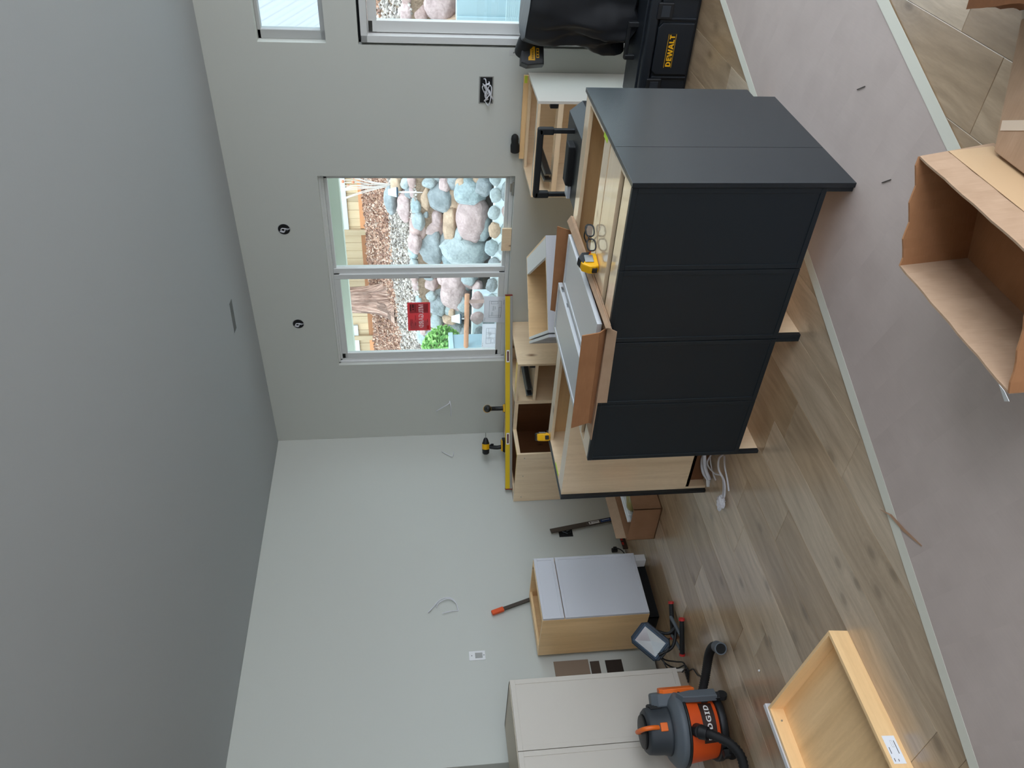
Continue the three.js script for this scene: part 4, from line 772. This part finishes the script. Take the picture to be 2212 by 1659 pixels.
{
  const T = thing('boulder_wall', 'retaining wall of large stacked natural boulders seen through the window', 'wall', [0, .6, -3.1]);
  const F = 1705.3, cam = camera.position, Rm = new THREE.Matrix4().makeRotationFromEuler(new THREE.Euler(-6.75 * Math.PI / 180, 40.85 * Math.PI / 180, -1.76 * Math.PI / 180, 'YXZ'));
  const put = (cx, cy, hx, hy, mi, det = 4) => {
    const px = 680 + cx / 3.771, py = 360 + cy / 3.771, d = V((829.5 - py) / F, (1106 - px) / F, -1).applyMatrix4(Rm);
    // wall face leans back: z = -2.75 at y = .7, -3.45 at y = 1.75
    let z = -3; let P; for (let k = 0; k < 6; k++) { P = cam.clone().addScaledVector(d, (z - cam.z) / d.z); z = -2.75 - (P.y - .7) * .66; }
    const dist = P.distanceTo(cam), sc = dist / F / 3.771, ry = hx * sc, rx = hy * sc * 1.25, rz = Math.min(rx, ry) * .9 + .04;
    const m = mesh('boulder', rock(rx * 1.12, ry * 1.12, rz, det, cx * .13 + cy * .07), rockMats[mi]); m.position.set(P.x, P.y - T.position.y, P.z - rz * .55 - T.position.z); T.add(m);
  };
  for (const b of [[1300, 465, 120, 160, 0, 5], [1250, 720, 185, 110, 1, 5], [1280, 240, 125, 90, 5, 5], [1050, 285, 105, 95, 3, 5], [968, 690, 102, 130, 3, 5], [1110, 525, 55, 165, 2, 5], [868, 515, 82, 118, 4, 5], [742, 350, 62, 100, 0, 5], [620, 290, 48, 90, 3], [668, 165, 48, 62, 2], [772, 215, 36, 48, 3], [848, 235, 44, 100, 1], [905, 270, 55, 105, 2], [1005, 440, 48, 55, 0], [905, 392, 34, 34, 3], [1182, 568, 38, 48, 1], [1065, 160, 44, 52, 0], [945, 140, 62, 44, 1], [1195, 165, 42, 50, 2], [1385, 185, 60, 60, 3], [745, 150, 40, 40, 1],
    [1150, 1030, 112, 160, 0, 5], [955, 965, 55, 58, 0], [940, 905, 52, 34, 3], [850, 990, 36, 42, 3], [960, 1065, 52, 42, 1], [1020, 1160, 84, 72, 3, 5], [1215, 1135, 46, 66, 1], [1000, 1275, 58, 66, 1], [1110, 1262, 64, 34, 2], [1090, 1360, 78, 40, 4], [955, 1370, 52, 46, 3], [1050, 930, 44, 50, 0], [1265, 930, 60, 50, 1], [1120, 1200, 30, 36, 2], [1330, 1010, 40, 50, 0]]) put(...b);
  for (let i = 0; i < 34; i++) { const x = rr(1.4, 4.4), y = rr(.75, 1.7), r = rr(.1, .26), m = mesh('boulder', rock(r * 1.2, r, r * .7, 4, i * 3.1), rockMats[i % 6]); m.position.set(x, y - T.position.y, -2.75 - (y - .7) * .66 - r * .35 - T.position.z); T.add(m); }
  for (let i = 0; i < 46; i++) { const x = -3.6 + i * .17 + rr(-.03, .03), r = rr(.06, .13), m = mesh('boulder', rock(r * 1.25, r * .8, r, 3, i * 2.3), rockMats[[1, 5, 0, 4][i % 4]]); m.position.set(x, slopeY(x, -3.38) + rr(-.05, .03) - T.position.y, -3.36 + rr(-.05, .05) - T.position.z); T.add(m); }
  for (let i = 0; i < 70; i++) { const x = rr(-3.6, 1.3), y = rr(.82, 1.58), q = rr(.09, .17), m = mesh('boulder', rock(q * 1.25, q, q * .8, 3, i * 1.9 + 50), rockMats[i % 6]); m.position.set(x, y - T.position.y, -2.9 - (y - .7) * .66 - T.position.z); T.add(m); }
  const back = sheet([[-8, -.1, -2.86], [6, -.1, -2.86], [6, 1.52, -3.5], [-8, 1.42, -3.48]], .1); wpart(T, 'earth_backing', back, std('#6f6c69', .95));
}
{
  const T = thing('mortared_wall', 'low wall of round stones set in pale mortar below the boulders outside the window', 'wall', [0, -.12, -2.72]);
  wpart(T, 'mortar', [B(-.25, 6, -.12, .76, -2.86, -2.735, .02), B(-8, -.25, -.12, .98, -2.86, -2.735, .02)], std('#dfe9ec', .95));
  for (let r = 0; r < 7; r++) { let x = -3.4 + rnd() * .2; const y = .0 + r * .15; while (x < (r > 5 ? -.4 : 4.6)) { const w = rr(.09, .15), h = rr(.062, .085), m = mesh('stone', rock(w, h, .04, 3, x * 5 + r), rockMats[Math.floor(rnd() * 6)]); m.position.set(x + w, y + rr(-.02, .02) + .12, -.012); T.add(m); x += 2 * w + rr(.012, .04); } }
}
// fence
{
  const T = thing('wood_fence', 'weathered board fence at the top of the slope outside', 'fence', [-1.5, 2.4, -5.55]);
  const fm = ['#d6d6d2', '#cacac6', '#bdbcb8', '#d8d6d0'].map((c) => std(c, .9, { map: plyTex }));
  for (let i = 0; i < 62; i++) { const x = 2.6 - i * .142; wpart(T, 'board', B(x - .069, x + .069, 2.50, 4.2, -5.58 + (i % 2) * .004, -5.562 + (i % 2) * .004, .003), fm[Math.floor(rnd() * 4)]); }
  for (const x of [1.6, -.95, -1.62, -3.0, -4.5]) wpart(T, 'post', B(x - .045, x + .045, 2.3, 4.3, -5.64, -5.5, .004), fm[2]);
  for (const [x0, x1] of [[2.6, -.95], [-2.75, -6]]) wpart(T, 'rail', B(x1, x0, 2.68, 2.76, -5.562, -5.52, .004, 'x'), std('#ccd2d4', .85));
  for (const [x0, x1] of [[2.6, -.9], [-.9, -1.6], [-1.6, -3.0], [-3.0, -6]]) wpart(T, 'kick_board', B(x1 + .005, x0 - .005, 2.26, 2.505, -5.57, -5.53, .003, 'x'), std(x0 === -.9 || x0 === -1.6 ? '#a9826c' : '#d9ab90', .9, { map: plyTex }));
}
// tree trunk with flared roots
{
  const g = new THREE.CylinderGeometry(.17, .2, 3.2, 48, 60, true), p = g.attributes.position;
  for (let i = 0; i < p.count; i++) { const x = p.getX(i), y = p.getY(i), z = p.getZ(i), a = Math.atan2(z, x), h = y + 1.6, fl = 1 + 1.5 * Math.exp(-h * 5) * (.6 + .4 * Math.sin(a * 4 + 1)), br = 1 + .07 * noise.noise(a * 6, h * 1.2, 1) + .04 * Math.sin(a * 17 + h * 2); p.setXYZ(i, x * fl * br, y, z * fl * br); }
  g.computeVertexNormals(); uvm(g, 'y'); g.translate(-1.76, 3.62, -4.85);
  const T = thing('tree', 'reddish bark tree trunk with flared roots on the slope outside', 'tree', [-1.76, 2.1, -4.85]);
  wpart(T, 'trunk', g, std('#ffffff', .95, { map: barkTex, bumpMap: barkTex, bumpScale: .05 }));
  const cr = rock(1.9, 1.1, 1.7, 4, 3.3, .5); wpart(T, 'crown', cr.translate(-1.76, 5.9, -4.95), std('#5b6f45', .95));
}
// bare shrub
{
  const T = thing('bare_shrub', 'leafless pale shrub in front of the fence at the right edge of the window', 'shrub', [.72, 1.95, -3.75]);
  for (let i = 0; i < 14; i++) { const a = rr(-.28, .28), b = rr(-.2, .2), h = rr(.5, .95); part(T, 'branch', tube([[rr(-.02, .02), -.05, 0], [a * .35, h * .4, b * .3], [a * .8 + rr(-.04, .04), h * .75, b * .7], [a * 1.3, h, b]], .006, 16, 5), std('#d9cdc4', .9)); }
  for (let i = 0; i < 5; i++) part(T, 'blossom', new THREE.IcosahedronGeometry(.02, 1).translate(rr(-.05, .2), rr(.45, .6), rr(-.1, .1)), std('#e08a6a', .8));
}
// left lower corner: hedge, meter box, timber, lattice, lights
{
  const g = new THREE.IcosahedronGeometry(.03, 0), n = 1500, I = new THREE.InstancedMesh(g, std('#ffffff', .9), n), m = new THREE.Matrix4(), c = new THREE.Color();
  for (let i = 0; i < n; i++) { const a = rnd() * 6.3, u = rr(-1, 1), r = Math.cbrt(rr(.5, 1)), k = rr(.4, 1); m.compose(V(-.98 + Math.cos(a) * Math.sqrt(1 - u * u) * r * .36, 1.36 + u * r * .27, -2.55 + Math.sin(a) * Math.sqrt(1 - u * u) * r * .22), new THREE.Quaternion().setFromEuler(new THREE.Euler(rnd() * 6, rnd() * 6, 0)), V(k * 1.3, k * .35, k)); I.setMatrixAt(i, m); I.setColorAt(i, c.set(['#8fbf6a', '#79ab58', '#a5d07f', '#63954a'][i % 4])); }
  I.name = 'hedge'; I.castShadow = I.receiveShadow = true; scene.add(I); tag(I, 'green leafy hedge at the lower left corner of the window view', 'hedge', null, 'stuff');
  const T = thing('utility_box', 'blue-grey metal utility box outside at the left edge of the window', 'box', [-.85, -.12, -2.35]);
  part(T, 'body', B(-.22, .17, 0, 1.36, -.14, .14, .01), std('#9fb9c4', .5)); part(T, 'lid', B(-.24, .19, 1.36, 1.42, -.16, .16, .01), std('#b5cdd6', .45)); part(T, 'seam', B(-.15, .1, .9, 1.25, .14, .146, .002), std('#a9c3cd', .5));
  const Tr = thing('timber_rail', 'round timber rail on short posts below the path lamp outside', 'rail', [-.55, -.12, -2.27]); wpart(Tr, 'rail', cyl([-1.1, 1.10, -2.12], [-.03, 1.075, -2.42], .03, .03, 20), std('#c7a59c', .85, { map: plyTex })); for (const [x, z] of [[-.12, -2.395], [-.98, -2.155]]) wpart(Tr, 'post', cyl([x, -.12, z], [x, 1.07, z], .022), std('#a98d84', .85));
  const La = thing('lattice_panel', 'small blue-green lattice panel beside the utility box outside', 'lattice', [-.86, .8, -2.3]); for (let i = 0; i < 7; i++) part(La, 'slat', B(-.14 + i * .045, -.12 + i * .045, 0, .22, -.006, .006, .002), std('#86b7bd', .6)); for (let i = 0; i < 5; i++) part(La, 'slat', B(-.15, .16, .02 + i * .045, .035 + i * .045, .006, .014, .002), std('#86b7bd', .6));
  part(La, 'stake', [B(-.14, -.12, -.92, .02, -.006, .006, .002), B(.13, .15, -.92, .02, -.006, .006, .002)], std('#86b7bd', .6));
  const lamp = (x, y, z, dep, label) => { const L = thing('path_lamp', label, 'lamp', [x, y, z]); part(L, 'shade', new THREE.CylinderGeometry(.035, .06, .1, 20).translate(0, .06, 0), std('#e2eef2', .3)); part(L, 'collar', new THREE.CylinderGeometry(.062, .055, .02, 20), M.bluegrey); part(L, 'stem', cyl([0, -dep, 0], [0, 0, 0], .01), M.white);  };
  lamp(-.33, 1.155, -2.336, .045, 'conical garden path lamp on the timber rail below the red sticker'); lamp(.86, 1.87, -3.3, .3, 'pale garden path lamp among the boulders in the right window half');
}
// eave beam and patio cover
struct('eave_beam', B(-6, 3.2, 2.322, 2.75, -1.08, -.98, .004), std('#f2f8ea', .7));
struct('eave_soffit', B(-6, 3.2, 2.72, 2.80, -1.0, -TW - .002, 0), std('#b9bdb0', .8));
{
  const T = thing('patio_roof', 'white corrugated patio roof sheet seen through the high transom window', 'roof', [3.15, 2.0, -.16]);
  const W = 1.6, D = 1.72, g = new THREE.PlaneGeometry(W, D, 220, 1), p = g.attributes.position;
  for (let i = 0; i < p.count; i++) { const q = Math.sin(p.getX(i) / .085 * 2 * Math.PI); p.setZ(i, .011 * Math.sign(q) * Math.pow(Math.abs(q), .6)); }
  g.rotateX(-Math.PI / 2); g.rotateX(-Math.atan(.37)); g.computeVertexNormals(); uvm(g, 'x'); g.translate(W / 2, .58, -.78);
  part(T, 'sheet', g, new THREE.MeshPhysicalMaterial({ color: '#cfcfdb', roughness: 1, transmission: .4, thickness: 0 }));
  part(T, 'edge_trim', sheet([[-.04, .93, 0], [.0, .93, 0], [.0, .28, -1.62], [-.04, .28, -1.62]], .03), std('#d9cdbd', .7));
  for (const x of [.05, 1.55]) part(T, 'post', B(x - .045, x + .045, -2.12, .24, -1.6, -1.51, .005), M.vinyl);
}
// things outside the patio door
single('garden_bin', [B(3.02, 3.25, .34, 1.22, -2.7, -2.62, .01), B(3.0, 3.06, .34, 1.22, -2.66, -2.6, .01)], std('#b4c9d0', .5), 'light blue garden panel outside the patio door', 'panel');
{
  const T = thing('garden_trellis', 'pale blue trellis strip outside the patio door beside the jacket', 'trellis', [3.05, -.12, -2.2]);
  for (let i = 0; i < 22; i++) part(T, 'slat', B(-.35, .5, .52 + i * .018, .53 + i * .018, 0, .012, .001), std('#bfd3d8', .6));
  part(T, 'frame', [B(-.36, -.34, 0, .95, -.005, .015, .002), B(.5, .52, 0, .95, -.005, .015, .002)], std('#d5e6ea', .6));
}
renderer.render(scene, camera);
